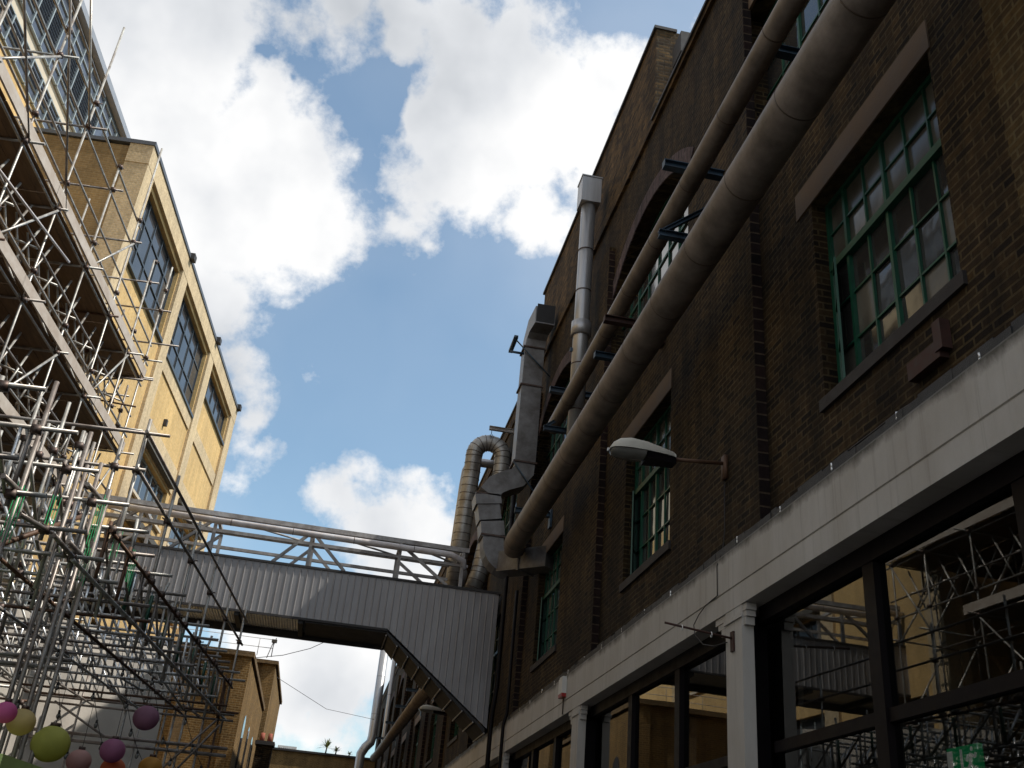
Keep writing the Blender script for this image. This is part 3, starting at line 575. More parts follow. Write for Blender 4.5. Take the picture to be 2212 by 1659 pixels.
# big round lagged duct loop, and the slim one beyond it
UY = 26.6
def arc(cx_, cz_, r, a0, a1, y, n=12): return [(cx_+r*math.cos(a0+(a1-a0)*i/n), y, cz_+r*math.sin(a0+(a1-a0)*i/n)) for i in range(n+1)]
UD = thing('round_duct', 'fat silver hooped duct bending over like an inverted U', 'duct', (3.3, UY, 9))
pth = [(2.98, UY+.5, 8.9), (3.0, UY+.3, 11.0), (3.05, UY+.1, 12.6)] + [(3.47-.42*math.cos(t*math.pi/8), UY-.1*t/8, 13.15+.42*math.sin(t*math.pi/8)) for t in range(0, 9)] + [(3.89, UY-.1, 12.6), (3.72, UY-.1, 10.9), (3.55, UY-.1, 9.6), (3.4, UY-.1, 9.0)]
b = MB(); b.sweep(pth, .245, 22); b.build('duct_body', 'lagged_duct', UD)
b = MB(); prev = None
for a, c in zip(pth, pth[1:]):
    a, c = Vector(a), Vector(c); L = (c-a).length; d = (c-a)/L; s = .05
    while s < L: b.tube(a+d*(s-.008), a+d*(s+.008), .254, 22); s += .23 if L > .3 else .16
b.build('hoop', 'coupler_steel', UD)
jpipe('round_duct', 'slim silver round pipe with a bent top just left of the hooped duct', [(2.86, 27.6, 8.85), (2.95, 27.6, 12.5), (2.98, 27.6, 13.0), (3.06, 27.6, 13.25), (3.2, 27.6, 13.35), (3.6, 27.6, 13.35), (4.2, 27.6, 13.35)], .135, 'stainless_flue', 1.5, 18, 'duct')
HB = thing('hoist_beam', 'small grey joist with a hook sticking out over the hooped duct', 'hoist beam', (4.1, 26.3, 13.9))
b = MB(); beam(b, (4.3, 26.3, 13.95), (3.38, 26.3, 13.95), .12, .1); b.build('joist', 'grey_steel_paint', HB)
b = MB(); b.tube((3.46, 26.3, 13.9), (3.46, 26.3, 13.76), .01); b.sweep([(3.46+.035*math.sin(t), 26.3, 13.72+.035*math.cos(t)) for t in [i*.7 for i in range(9)]], .009, 6); b.tube((3.46, 26.3, 13.68), (3.46, 26.3, 13.6), .01); b.build('hook', 'blue_steel', HB)
# wall lamps
def lamp(y, x0, z, label, fx=1.0):
    t = thing('street_lamp', label, 'street lamp', (3.98, y, z)); dx = x0
    top = [(-.0, .0), (.03, .09), (.10, .16), (.22, .185), (.40, .165), (.58, .12), (.74, .075), (.76, .01), (.74, -.045), (.5, -.05), (.3, -.045), (.1, -.035)]
    b = MB(); wd = .15
    secs = []
    for u, h, w1 in ((0, .02, .05), (.03, .09, .10), (.10, .155, .135), (.22, .185, .15), (.40, .165, .145), (.58, .12, .12), (.72, .085, .09), (.76, .06, .07)):
        base = len(b.v)
        for (yy, zz_) in ((-1, 0), (-1, .6), (-.82, .95), (0, 1), (.82, .95), (1, .6), (1, 0)): b.v.append(V(x0+u, y+yy*w1, z+zz_*h*.72))
        secs.append(base)
    for a, c in zip(secs, secs[1:]):
        for j in range(6): b.f.append((a+j, a+j+1, c+j+1, c+j))
    b.f.append(tuple(secs[0]+j for j in range(7))); b.f.append(tuple(secs[-1]+j for j in range(7))[::-1]); b.sm = True
    b.build('housing', 'lamp_shell', t)
    b = MB(); secs = []
    for u, h, w1 in ((.015, -.005, .05), (.03, -.05, .08), (.12, -.075, .115), (.28, -.08, .13), (.40, -.06, .13)):
        base = len(b.v)
        for (yy, zz_) in ((-1, 0), (-.9, .7), (0, 1), (.9, .7), (1, 0)): b.v.append(V(x0+u, y+yy*w1, z+zz_*h))
        secs.append(base)
    for a, c in zip(secs, secs[1:]):
        for j in range(4): b.f.append((a+j, c+j, c+j+1, a+j+1))
    b.f.append(tuple(secs[-1]+j for j in range(5))); b.sm = True
    b.build('lens', 'lamp_glass', t)
    b = MB(); b.prism([(x0+.41, y-.125, z-.002), (x0+.76, y-.07, z-.002), (x0+.76, y+.07, z-.002), (x0+.41, y+.125, z-.002)], (0, 0, -.075)); b.build('gear_tray', 'black_paint', t)
    b = MB(); b.tube((x0+.74, y, z+.0), (3.98, y, z+.05), .022, 10); b.box(3.955, 4.0, y-.05, y+.05, z-.14, z+.14); b.build('arm', 'rusty_tube', t)
    b = MB(); b.box(x0-.02, x0+.0, y-.012, y+.012, z-.02, z+.012); b.build('catch', 'bright_alloy', t)
    return t
lamp(9.75, 2.62, 6.15, 'pale street lamp on an arm in front of the second green window')
lamp(30.0, 2.66, 6.35, 'small far street lamp seen under the bridge stair')
# cables, sign bar, alarm
def wire(name, label, pts, r=.006, mat='cable_rubber', cat='cable', n=6):
    b = MB(); b.sweep(pts, r, n); return tag(b.build(name, mat, None, pts[0]), label, cat)
wire('lamp_cable', 'thin cable dropping from the lamp arm over the white band', [(3.985, 9.78, 6.05), (3.985, 9.8, 5.4), (3.955, 9.8, 5.16), (3.89, 9.8, 5.0), (3.89, 9.8, 4.75), (3.89, 9.8, 4.67), (3.89, 9.95, 4.66), (3.88, 10.12, 4.64), (3.87, 10.3, 4.58), (3.84, 10.38, 4.48), (3.84, 10.34, 4.36), (3.86, 10.15, 4.22), (3.87, 9.85, 4.14), (3.89, 9.55, 4.12)])
pts = []; y = -5.0
while y < 26: pts.append((3.955+R.uniform(-.004, .004), y, 5.175+.02*math.sin(y*2.1)+R.uniform(-.008, .008))); y += .35
fs = thing('festoon_cable', 'black cable with tiny clear bulbs along the top of the white band', 'cable', pts[0]); b = MB(); b.sweep(pts, .011, 6); b.build('flex', 'cable_rubber', fs)
for k in range(5, 76, 3):
    p = pts[k]; b = MB(); b.tube((p[0]-.015, p[1], p[2]-.0), (p[0]-.015, p[1], p[2]-.04), .011, 8); b.sphere((p[0]-.015, p[1], p[2]-.055), .013, .013, .02, 8, 6); b.build('bulb', 'bright_alloy', fs)
SB = thing('sign_bar', 'rusty empty sign bar sticking out from the white pier', 'sign bracket', (3.9, 9.42, 4.12))
b = MB(); b.tube((3.9, 9.42, 4.13), (3.18, 9.42, 4.20), .012, 8); b.build('bar', 'rust_steel', SB)
b = MB(); b.box(3.885, 3.903, 9.38, 9.46, 4.0, 4.2); b.build('wall_plate', 'rust_steel', SB)
for u in (.32, .75): 
    b = MB(); c = V(3.9-.72*u, 9.42, 4.13+.07*u); b.sweep([(c.x, c.y+.022*math.cos(a*.9), c.z-.012+.028*math.sin(a*.9)) for a in range(8)], .005, 5); b.build('ring', 'bright_alloy', SB)
AL = thing('alarm_box', 'white alarm box with a red base on the white band', 'alarm', (3.85, 16.7, 4.9))
b = MB(); b.box(3.82, 3.9, 16.62, 16.88, 4.77, 5.02); b.box(3.83, 3.9, 16.64, 16.86, 5.02, 5.05); b.build('case', 'alarm_white', AL); b = MB(); b.box(3.82, 3.9, 16.62, 16.88, 4.71, 4.769); b.build('strobe', 'alarm_red', AL)
wire('alarm_cable', 'short grey cable running down from the alarm box', [(3.885, 16.75, 4.7), (3.885, 16.75, 4.44)], .009)
jpipe('downpipe', 'black rainwater pipe at the wall end of the bridge stair', [(3.82, 23.4, 12.0), (3.82, 23.4, 6.0), (3.76, 23.4, 5.3), (3.76, 23.4, 0.1)], .055, 'black_paint', 1.8, 10, seam='black_paint')
jpipe('downpipe', 'second black rainwater pipe just right of the bridge stair', [(3.9, 22.2, 8.0), (3.9, 22.2, 5.25), (3.84, 22.2, 5.0), (3.84, 22.2, 0.1)], .04, 'black_paint', 1.8, 10, seam='black_paint')
b = MB(); b.box(4.04, 4.12, 5.72, 6.15, 5.45, 5.60); b.box(4.03, 4.115, 5.66, 5.76, 5.5, 5.75)
tag(b.build('junction_box', 'rust_steel', None, (4.1, 6, 5.5)), 'small dark rusty junction box below the nearest green window', 'junction box')
# ================================================================== BRIDGE
BR = thing('footbridge', 'grey corrugated footbridge with a roof truss crossing above the street', 'bridge', (-1.5, 26.3, 7.2))
FYB, BYB = 25.5, 27.2
def zbot(x): return 7.50 if x < 1.2 else 7.50 - (x-1.2)*(7.46-5.43)/(3.86-1.2)
def ribwall(mb, Y, out):
    x = -7.6; p = .176
    while x < 3.98:
        xs = [x, x+.018, x+.040, x+.062, x+p]; ds = [0, .0, .032, 0, 0]
        xs = [x, x+.02, x+.034, x+.05, x+.064, x+p]; ds = [0, 0, .013, .013, 0, 0]
        for i in range(5):
            a, b_ = xs[i], min(xs[i+1], 4.0)
            if b_ <= a: continue
            mb.quad((a, Y+out*ds[i], zbot(a)), (b_, Y+out*ds[i+1], zbot(b_)), (b_, Y+out*ds[i+1], 8.78), (a, Y+out*ds[i], 8.78))
        x += p
b = MB(); ribwall(b, FYB, -1); b.build('side_cladding', 'cladding_grey', BR)
b = MB(); ribwall(b, BYB, 1); b.build('side_cladding', 'cladding_grey', BR)
b = MB(); b.box(-7.6, 4.05, FYB-.035, BYB+.035, 8.78, 8.84); b.box(-7.6, 1.2, FYB-.035, FYB-.004, 7.44, 7.50)
b.build('edge_trim', 'coping_dark', BR)
b = MB(); x = -7.6
while x < -.9:
    for i, (d0, d1) in enumerate(((0, .018), (.018, 0))): b.quad((x+.035*i, FYB+.05, 7.49+d0), (x+.035*(i+1), FYB+.05, 7.49+d1), (x+.035*(i+1), BYB-.1, 7.49+d1), (x+.035*i, BYB-.1, 7.49+d0))
    x += .07
b.build('soffit', 'soffit_sheet', BR)
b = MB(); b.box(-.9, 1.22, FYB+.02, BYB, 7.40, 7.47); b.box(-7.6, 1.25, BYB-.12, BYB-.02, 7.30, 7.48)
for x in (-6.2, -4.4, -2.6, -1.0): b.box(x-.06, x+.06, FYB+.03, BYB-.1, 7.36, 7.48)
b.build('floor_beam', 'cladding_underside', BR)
b = MB(); n = 9; x0, z0, x1, z1 = 1.2, 7.44, 3.95, 5.36
for i in range(n):
    xa, xb = x0+(x1-x0)*i/n, x0+(x1-x0)*(i+1)/n; za, zb = z0+(z1-z0)*i/n, z0+(z1-z0)*(i+1)/n
    b.prism([(xa, FYB+.01, za), (xb, FYB+.01, zb), (xb, FYB+.01, zb-.10), (xb-.03, FYB+.01, zb-.10), (xa, FYB+.01, za-.06)], (0, BYB-FYB-.02, 0))
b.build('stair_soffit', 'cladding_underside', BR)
b = MB()
for i in range(n+1):
    xa, za = x0+(x1-x0)*i/n, z0+(z1-z0)*i/n; b.box(xa-.022, xa+.005, FYB-.01, BYB, za-.13, za-.09)
b.build('stair_joint', 'grey_steel_paint', BR)
def member(p, q, w_=.07): 
    b = MB(); p, q = Vector(p), Vector(q); d = q-p; s = d.cross(V(0, 1, 0)).normalized(); b.obox(p-s*w_/2-V(0, w_/2, 0), d, s*w_, V(0, w_, 0)); return b
for Y, nm in ((25.62, 0), (27.1, 1)):
    member((-7.9, Y, 9.95), (3.1, Y, 9.88), .12).build('truss_rail', 'grey_steel_paint', BR); member((-7.9, Y, 9.50), (3.1, Y, 9.45), .08).build('truss_rail', 'grey_steel_paint', BR)
    for x in (-7.4, -5.5, -3.6, -1.1, 1.25, 2.95): member((x, Y, 8.84), (x, Y, 9.83), .085).build('truss_post', 'grey_steel_paint', BR)
    for (a, c) in (((-1.12, 9.8), (-2.0, 8.86)), ((-1.1, 9.8), (-.12, 8.86)), ((1.27, 9.8), (2.6, 8.86)), ((-3.62, 9.8), (-4.6, 8.86)), ((-5.5, 9.8), (-6.6, 8.86))):
        member((a[0], Y, a[1]), (c[0], Y, c[1]), .075).build('truss_brace', 'grey_steel_paint', BR)
for i, x in enumerate((-7.4, -5.5, -3.6, -1.1, 1.25, 2.95)):
    b = MB(); b.box(x-.04, x+.04, 25.68, 27.04, 9.86, 9.94); b.build('cross_rail', 'grey_steel_paint', BR)
for a, c in ((-7.4, -5.5), (-5.5, -3.6), (-3.6, -1.1), (-1.1, 1.25), (1.25, 2.95)):
    b = MB(); b.tube((a, 25.7, 9.9), (c, 27.0, 9.9), .028); b.build('plan_brace', 'grey_steel_paint', BR)
jpipe('bridge_pipe', 'white painted pipe with rust lying along the bridge truss', [(-8.0, 25.45, 9.72), (2.6, 25.45, 9.66), (2.95, 25.5, 9.55), (3.05, 25.8, 9.3), (3.05, 26.2, 9.1)], .085, 'white_pipe_paint', 1.6, 14)
# ================================================================== LEFT BUILDING
LB = thing('brick_block', 'tall sunlit yellow brick block with big grey windows behind the scaffold', 'building', LP(31, -12, 0))
NF = -9.3; S0, S1, ZT = 22.95, 40.6, 19.85
piers = [(22.95, 23.7), (28.36, 29.1), (34.0, 34.78), (39.65, 40.6)]
bays = [(23.7, 28.36), (29.1, 34.0), (34.78, 39.65)]
LW = [(23.78, 28.3, 16.45, 19.0), (29.15, 33.92, 16.42, 19.0), (34.84, 39.55, 17.78, 19.0),
      (29.2, 33.6, 11.85, 13.2), (34.9, 39.3, 11.85, 13.2), (29.2, 33.6, 9.9, 10.9), (34.9, 39.3, 9.9, 10.9), (29.2, 33.6, 6.0, 7.8), (34.9, 39.3, 6.0, 7.8), (24.0, 28.0, 5.4, 7.4), (24.0, 28.0, 2.2, 4.2)]
b = MB(); rec = NF-.10
for k, (a, c) in enumerate(bays): holed(b, lambda s, z: LP(s, rec, z), a, c, 0, 19.15, [h for h in LW if a-.1 < h[0] < c])
for (a, c, z0, z1) in LW:
    for q in (((a, z0), (a, z1)), ((c, z0), (c, z1)), ((a, z0), (c, z0)), ((a, z1), (c, z1))):
        b.quad(LP(q[0][0], rec, q[0][1]), LP(q[1][0], rec, q[1][1]), LP(q[1][0], rec-.22, q[1][1]), LP(q[0][0], rec-.22, q[0][1]))
lbox(b, S0+.02, S1-.02, -26, NF-1.2, 0, 19.6)
b.build('wall', 'yellow_brick', LB)
b = MB(); 
for (a, c) in piers: lbox(b, a, c, NF-1.3 if a > 23 else NF-.66, NF, 0, 19.3)
b.build('pier', 'pier_brick', LB)
b = MB(); lbox(b, S0-.02, S1, NF-.66, NF+.01, 19.15, 19.80); b.build('parapet', 'pier_brick', LB)
b = MB(); lbox(b, S0+.0, S0+.3, -26, NF-.66, 0, 19.7); b.build('return_wall', 'shaded_brown_brick', LB)
b = MB(); lbox(b, S0-.05, S1+.05, NF-1.3, NF+.045, 19.80, 19.93); lbox(b, S0-.05, S0+.4, -26, NF-1.28, 19.74, 19.86); b.build('coping', 'coping_grey', LB)
for s in (28.6, 34.3, 40.3):
    b = MB(); lbox(b, s-.05, s+.24, NF-.1, NF+.17, 19.78, 20.0); b.build('hopper', 'coping_dark', LB)
b = MB()   # sunk panels between the window bands
for (a, c) in bays[1:]:
    for (z0, z1) in ((14.2, 15.85),):
        lbox(b, a+.05, c-.05, rec+.004, rec+.05, z1, z1+.5); lbox(b, a+.05, c-.05, rec+.004, rec+.05, 13.3, z0)
b.build('brick_course', 'pier_brick', LB)
for k, (a, c, z0, z1) in enumerate(LW):
    fr = MB(); D = rec-.15; n = 5
    for i in range(n+1):
        s = a+(c-a)*i/n; lbox(fr, s-.025, s+.025, D-.05, D+.02, z0, z1)
    for z in ([z0+.03, z0+(z1-z0)*.36, z0+(z1-z0)*.72, z1-.03] if z1-z0 > 2 else [z0+.03, z1-.03]): lbox(fr, a, c, D-.045, D+.015, z-.025, z+.025)
    wo = fr.build('window', 'window_frame_grey' if k > 2 else 'window_frame_dark', LB)
    gl = MB()
    for i in range(n):
        s, e_ = a+(c-a)*i/n, a+(c-a)*(i+1)/n; t_ = R.uniform(-.012, .012); gl.quad(LP(s, D-.02, z0), LP(s, D-.02+t_, z1), LP(e_, D-.02+t_, z1), LP(e_, D-.02, z0))
    gl.build('glass', 'pane_blue', wo)
    if k < 7: 
        si = MB(); lbox(si, a-.05, c+.05, rec-.1, rec+.10, z0-.10, z0-.005); si.build('sill', 'window_frame_dark' if k < 3 else 'cream_render', wo)
for (a, c) in bays[1:]:   # white louvre strips over the lower windows
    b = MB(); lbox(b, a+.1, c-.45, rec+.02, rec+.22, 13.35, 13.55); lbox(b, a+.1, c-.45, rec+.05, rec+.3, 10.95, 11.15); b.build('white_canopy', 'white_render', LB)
for (s, z) in ((31.0, 14.75), (36.9, 13.75)):
    b = MB(); lbox(b, s-.06, s+.08, rec, rec+.12, z-.1, z+.12); b.build('wall_light', 'coping_dark', LB)
# set-back block
BK = thing('office_block', 'set back upper block with grey louvred windows above the yellow brick', 'building', LP(24, -16, 0))
NB = -14.0
b = MB(); lbox(b, 2, 60, -30, NB, 0, 22.1); b.build('wall', 'yellow_brick', BK)
b = MB(); lbox(b, 2, 60, -30, NB-.04, 22.1, 26.3); b.build('cream_band', 'cream_render', BK)
b = MB(); lbox(b, 2, 60, -30, NB+.28, 26.52, 26.80); b.build('fascia', 'fascia_grey', BK)
b = MB(); lbox(b, 2, 60, -30, NB+.05, 26.3, 26.52); b.build('eaves', 'window_frame_dark', BK)
def strip(z0, z1, s0, s1, pitch, nm):
    fr = MB(); pn = MB(); lv = MB(); i = 0; s = s0
    while s < s1:
        e_ = s+pitch
        lbox(fr, s-.03, s+.03, NB-.02, NB+.09, z0, z1)
        zz_ = [z0, z0+(z1-z0)*.16, z0+(z1-z0)*.70, z0+(z1-z0)*.84, z1] if z1-z0 > 2 else [z0, z0+.35, z1]
        for z in zz_: lbox(fr, s+.03, e_-.03, NB-.01, NB+.07, z-.02, z+.02)
        pn.quad(LP(s, NB+.02, z0), LP(s, NB+.02, z1), LP(e_, NB+.02, z1), LP(e_, NB+.02, z0))
        if i % 5 in (0, 1, 3, 4) or z1-z0 < 2:
            z = zz_[1]+.05 if z1-z0 > 2 else z0+.38
            top = zz_[2] if z1-z0 > 2 else z1
            while z < top-.06: lv.obox(LP(s+.05, NB+.03, z), EL_*(pitch-.1), NL_*.05+ZZ*-.035, ZZ*.018); z += .14
        s = e_; i += 1
    o = fr.build('window', 'window_frame_grey', BK); tag(o, nm); pn.build('glass', 'pane_louvre', o); lv.build('louvre', 'window_frame_dark', o)
strip(23.72, 26.3, 10, 40, .86, 'tall upper run of louvred windows'); strip(22.15, 23.15, 10, 40, .86, 'low run of louvred windows under the cream band')
# roof structures / lower part seen through the scaffold
# ================================================================== SCAFFOLDS
TR_ = .0242
def coup(mb, p): 
    a = R.uniform(0, 3); d1 = V(math.cos(a), math.sin(a), .3).normalized(); d2 = V(-math.sin(a), math.cos(a), .5).normalized()
    p = Vector(p); mb.obox(p-V(.045, .045, .04), (.09, 0, 0), (0, .09, 0), (0, 0, .08)); mb.tube(p+d1*-.02, p+d1*.11, .012, 5); mb.tube(p+d2*-.02, p+d2*.10, .012, 5)
class Scaff:
    def __init__(s, root): s.root = root; s.d = {}
    def t(s, kind, p, q, mat='scaffold_steel', r=TR_):
        s.d.setdefault(kind, []).append((Vector(p), Vector(q), mat, r))
    def c(s, p): s.d.setdefault('coupler', []).append(Vector(p))
    def done(s):
        for kind, L in s.d.items():
            if kind == 'coupler':
                L = sorted(L, key=lambda p: (p-EYE).length)
                for p in L[:100]: mb = MB(); coup(mb, p); mb.build('coupler', 'coupler_steel', s.root)
                if len(L) > 100:
                    mb = MB()
                    for p in L[100:]: coup(mb, p)
                    tag(mb.build('coupler_cluster', 'coupler_steel', s.root), kind='stuff')
                continue
            L = sorted(L, key=lambda a: -((a[0]-a[1]).length)/(((a[0]+a[1])/2-EYE).length))
            for (p, q, mat, r) in L[:100]: mb = MB(); mb.tube(p, q, r, 8); mb.build(kind, mat, s.root)
            if len(L) > 100:
                mb = MB()
                for (p, q, mat, r) in L[100:]: mb.tube(p, q, r, 6)
                tag(mb.build(kind+'_cluster', 'scaffold_steel', s.root), kind='stuff')
def mt(): return R.choice(['scaffold_steel']*5+['scaffold_dull']*3+['rusty_tube'])
# --- tall scaffold against the building
T1 = thing('scaffold', 'tall tube scaffold with timber decks standing against the yellow brick block', 'scaffold', LP(15, -8.4, 0))
A = Scaff(T1); NO, NI = -7.8, -9.12
stn = [(4.4, 16.6), (6.3, 15.2), (8.2, 17.0), (10.1, 16.5), (12.05, 17.6), (13.95, 18.2), (15.85, 17.18), (17.82, 15.1), (19.77, 17.22), (21.5, 15.07), (22.85, 15.8)]
lifts = [2.3, 4.3, 6.3, 8.33, 10.36, 12.39, 14.42]
for s, zt in stn:
    A.t('standard', LP(s, NO, 0), LP(s+R.uniform(-.04, .04), NO, zt), 'scaffold_steel')
    A.t('standard', LP(s+.1, NI, 0), LP(s+.1, NI, min(zt, 15.6)-R.uniform(0, 1.2)), mt())
    if s < 20: A.t('standard', LP(s, -11.2, 0), LP(s, -11.2, 14.6), mt())
    for z in lifts:
        if z > zt: continue
        A.t('transom', LP(s+.07, NO+.28+R.uniform(-.1, .1), z+.05), LP(s+.07, -9.5 if s > 22 else -12.6, z+.05), mt())
        A.c(LP(s, NO+.03, z))
        if z < 14:
            if R.random() < .75: A.t('brace', LP(s-.05, NO-.02, z), LP(s-.05, NI, z+1.95), 'bright_alloy' if R.random() < .5 else mt())
            A.t('brace', LP(s+.15, NI, z+.1), LP(s+.15, -11.2, z+1.9), mt())
for z in lifts:
    e_ = 23.25 if z < 14 else 20.1
    A.t('ledger', LP(3.5, NO-.05, z), LP(e_, NO-.05, z), 'scaffold_steel'); A.t('ledger', LP(3.5, NI+.05, z), LP(e_, NI+.05, z), mt()); A.t('ledger', LP(3.5, -11.1, z), LP(21, -11.1, z), mt())
    if z > 8:
        A.t('guard_rail', LP(3.5, NO-.05, z+.62), LP(e_+.05, NO-.05, z+.62), 'scaffold_steel'); A.t('guard_rail', LP(3.5, NO-.05, z+1.12), LP(e_-.1 if z < 14 else 16.2, NO-.05, z+1.12), mt())
        for s, zt in stn: A.c(LP(s, NO+.02, z+.62)) if z+.62 < zt else None
for i in range(0, len(stn)-1):
    s, s2 = stn[i][0], stn[i+1][0]
    for j, z in enumerate(lifts[:-1]):
        if (i+j) % 3 == 0: A.t('brace', LP(s, NO+.05, z), LP(s2, NO+.05, z+2.0), mt())
        if (i*2+j) % 3 == 1: A.t('brace', LP(s, NI, z+1.9), LP(s2, NI, z+.1), 'bright_alloy')
A.t('brace', LP(12.3, NO+.08, 11.2), LP(16.9, NO+.08, 11.9), 'white_pipe_paint'); A.t('brace', LP(14.0, NO+.07, 12.4), LP(10.1, NO+.07, 15.9), mt()); A.t('brace', LP(16.1, NO+.06, 12.5), LP(12.05, NO+.06, 17.0), mt())
A.t('brace', LP(15.8, NO+.06, 14.4), LP(13.95, NO+.06, 16.3), 'rusty_tube')
A.t('end_rail', LP(22.95, NO+.4, 13.0), LP(22.95, -9.2, 13.0), 'scaffold_steel'); A.t('end_rail', LP(22.95, NO+.7, 13.5), LP(22.95, -9.2, 13.5), mt()); A.t('end_rail', LP(22.95, NO+.3, 12.5), LP(22.95, -9.2, 12.5), mt())
# short bunched tubes at the far end of the decks
for k in range(16):
    s = 22.3+R.uniform(-.7, .9); n = R.uniform(-9.0, -7.7); z = R.uniform(10.4, 13.2)
    if k % 2: A.t('spare_tube', LP(s, n, z-.9), LP(s, n, z+.7), mt())
    else: A.t('spare_tube', LP(s, n-.6, z), LP(s, n+.6, z+R.uniform(-.3, .3)), mt())
    A.c(LP(s, n, z))
# hanging ladder beams between the decks
for k in range(16):
    s = 12.4+k*.64
    for z in (8.9, 10.9):
        A.t('brace', LP(s, NO-.25, z+.15), LP(s+.6, NO-.3, z+1.3), 'bright_alloy' if k % 3 else 'scaffold_dull'); A.t('brace', LP(s+.1, NO-.6, z+1.2), LP(s+.7, NO-.45, z+.2), mt())
        if k % 2: A.t('brace', LP(s+.3, NO-.1, z+.6), LP(s+.3, NO-1.1, z+.9), 'bright_alloy')
A.done()
for zi, z in enumerate(lifts[3:6]):
    s0, s1 = 3.5, (20.2 if zi == 0 else 22.95)
    s = s0
    while s < s1-.1:
        e_ = min(s+2.4, s1)
        b = MB()
        for n0, n1 in ((-9.05, -7.83), (-12.4, -9.08)):
            if n0 < -10 and s > 21: continue
            m_ = max(1, round((n1-n0)/.24))
            for i in range(m_):
                a = n0+(n1-n0)*i/m_; lbox(b, s+.02, e_-.01, a+.004, a+(n1-n0)/m_-.006, z+.08+R.uniform(0, .012), z+.125)
        b.build('deck_board', 'deck_board', T1)
        b = MB(); lbox(b, s+.01, e_+.03, NO+.03+R.uniform(0, .01), NO+.075, z+.10, z+.33); b.build('toe_board', 'toe_board', T1)
        s = e_
# --- lower scaffold bay over the street edge
T2 = thing('scaffold', 'lower tube scaffold packed with lattice beams in front of the bridge', 'scaffold', LP(17, -5.5, 0))
B = Scaff(T2); ST = [13.28+k for k in range(-5, 10)]
ZTOP, ZBOT = 5.28, 4.60
for k, s in enumerate(ST):
    s = s+R.uniform(-.05, .05); m1 = mt()
    B.t('transom', LP(s, -3.62+R.uniform(-.08, .1), ZTOP+.02), LP(s, -9.0, ZTOP+.02), m1)
    B.t('transom', LP(s+.02, -3.66+R.uniform(-.12, .1), ZBOT+.03), LP(s+.02, -9.0, ZBOT+.03), mt())
    if R.random() < .5: B.t('transom', LP(s+.4, -3.8+R.uniform(-.2, .1), ZTOP-.02), LP(s+.4, -8.0, ZTOP-.02), mt())
    b = MB(); n = -4.1; i = 0
    while n > -8.9:
        b.tube(LP(s, n, ZBOT+.05), LP(s, n-.02, ZTOP), .020, 6); b.tube(LP(s, n-.04, ZBOT+.05), LP(s, n-.44, ZTOP), .020, 6); n -= .475; i += 1
    b.build('lattice_web', 'bright_alloy' if k % 3 != 2 else 'scaffold_steel', T2)
    for n in (-4, -4.9, -5.8): B.c(LP(s, n, ZBOT)); 
    B.c(LP(s, -3.97, ZTOP))
    # outer vertical and diagonal, some wrapped in green
    B.t('lattice_post', LP(s+.05, -4.03, ZBOT-.1), LP(s+.05, -4.03, ZTOP+.12), mt())
    B.t('lattice_diagonal', LP(s+.0, -4.06, ZTOP), LP(s+.95, -4.06, ZBOT), mt(), .02)
for n in (-4.0, -4.9, -5.8, -6.8, -7.8, -8.8): B.t('ledger', LP(11.2 if n > -5 else 9.0, n+.03, ZBOT-.03), LP(22.95, n+.03, ZBOT-.03), mt())
for n in (-4.0, -6.6, -8.8): B.t('ledger', LP(12.2, n+.03, ZTOP-.03), LP(23.0, n+.03, ZTOP-.03), mt())
for z in (6.2, 6.72): B.t('guard_rail', LP(12.42, -3.95, z), LP(23.0, -3.95, z), 'scaffold_dull')
for z in (6.2, 6.72): B.t('end_rail', LP(12.5, -3.66 if z > 6.5 else -3.85, z), LP(12.5, -8.8, z), 'scaffold_dull')
for s, n, zt in ((12.55, -3.98, 6.95), (12.5, -4.25, 6.6), (12.45, -4.72, 6.6), (12.62, -4.64, 6.55), (12.4, -5.2, 6.65), (12.2, -4.95, 6.9), (12.75, -5.65, 6.5), (12.6, -5.85, 6.55), (11.9, -5.2, 6.8), (11.4, -4.35, 6.2), (14.6, -3.98, 6.95), (16.6, -3.98, 6.9), (18.6, -3.98, 6.9), (20.6, -3.98, 6.9), (22.7, -3.98, 7.0),
                 (14.5, -5.8, 6.3), (16.5, -5.8, 6.4), (13.4, -5.0, 6.1)):
    B.t('standard', LP(s, n, ZBOT-.35), LP(s, n, zt), 'scaffold_steel'); B.c(LP(s, n, min(zt-.2, 6.2))); B.c(LP(s, n, ZTOP))
for s, n in ((11.9, -4.02), (11.35, -4.02), (10.75, -4.02), (12.2, -4.25), (11.7, -4.3), (9.4, -4.0), (11.0, -6.0), (12.0, -6.4), (12.0, -8.8), (17.0, -8.8)):
    B.t('standard', LP(s, n, 0), LP(s, n, 5.6+R.uniform(0, .4)), 'scaffold_dull', .026)
for n in (-4.02, -4.32, -4.72, -4.93, -5.12, -5.6, -5.95, -6.9, -8.8): B.t('standard', LP(22.4, n, 0), LP(22.4, n, 5.2), mt())
for z, r in ((4.48, .024), (4.60, .024), (3.92, .035), (3.78, .035), (2.3, .024)): B.t('transom', LP(22.36, -3.7, z), LP(22.36, -8.9, z), 'scaffold_dull', r)
for a, c in (((-5.6, 4.73), (-4.51, 4.95)), ((-5.1, 3.2), (-4.0, 4.5)), ((-4.75, 3.25), (-3.95, 4.37)), ((-4.8, 4.7), (-4.4, 4.5)), ((-7.4, 4.5), (-6.2, 3.9))): B.t('brace', LP(22.3, a[0], a[1]), LP(22.3, c[0], c[1]), 'scaffold_dull')
for z in (3.55, 3.65): B.t('transom', LP(12.2, -4.0, z), LP(12.2, -8.6, z), 'scaffold_dull')
B.t('brace', LP(10.0, -4.25, 4.33), LP(12.0, -4.25, 5.35), 'rusty_tube', .03)
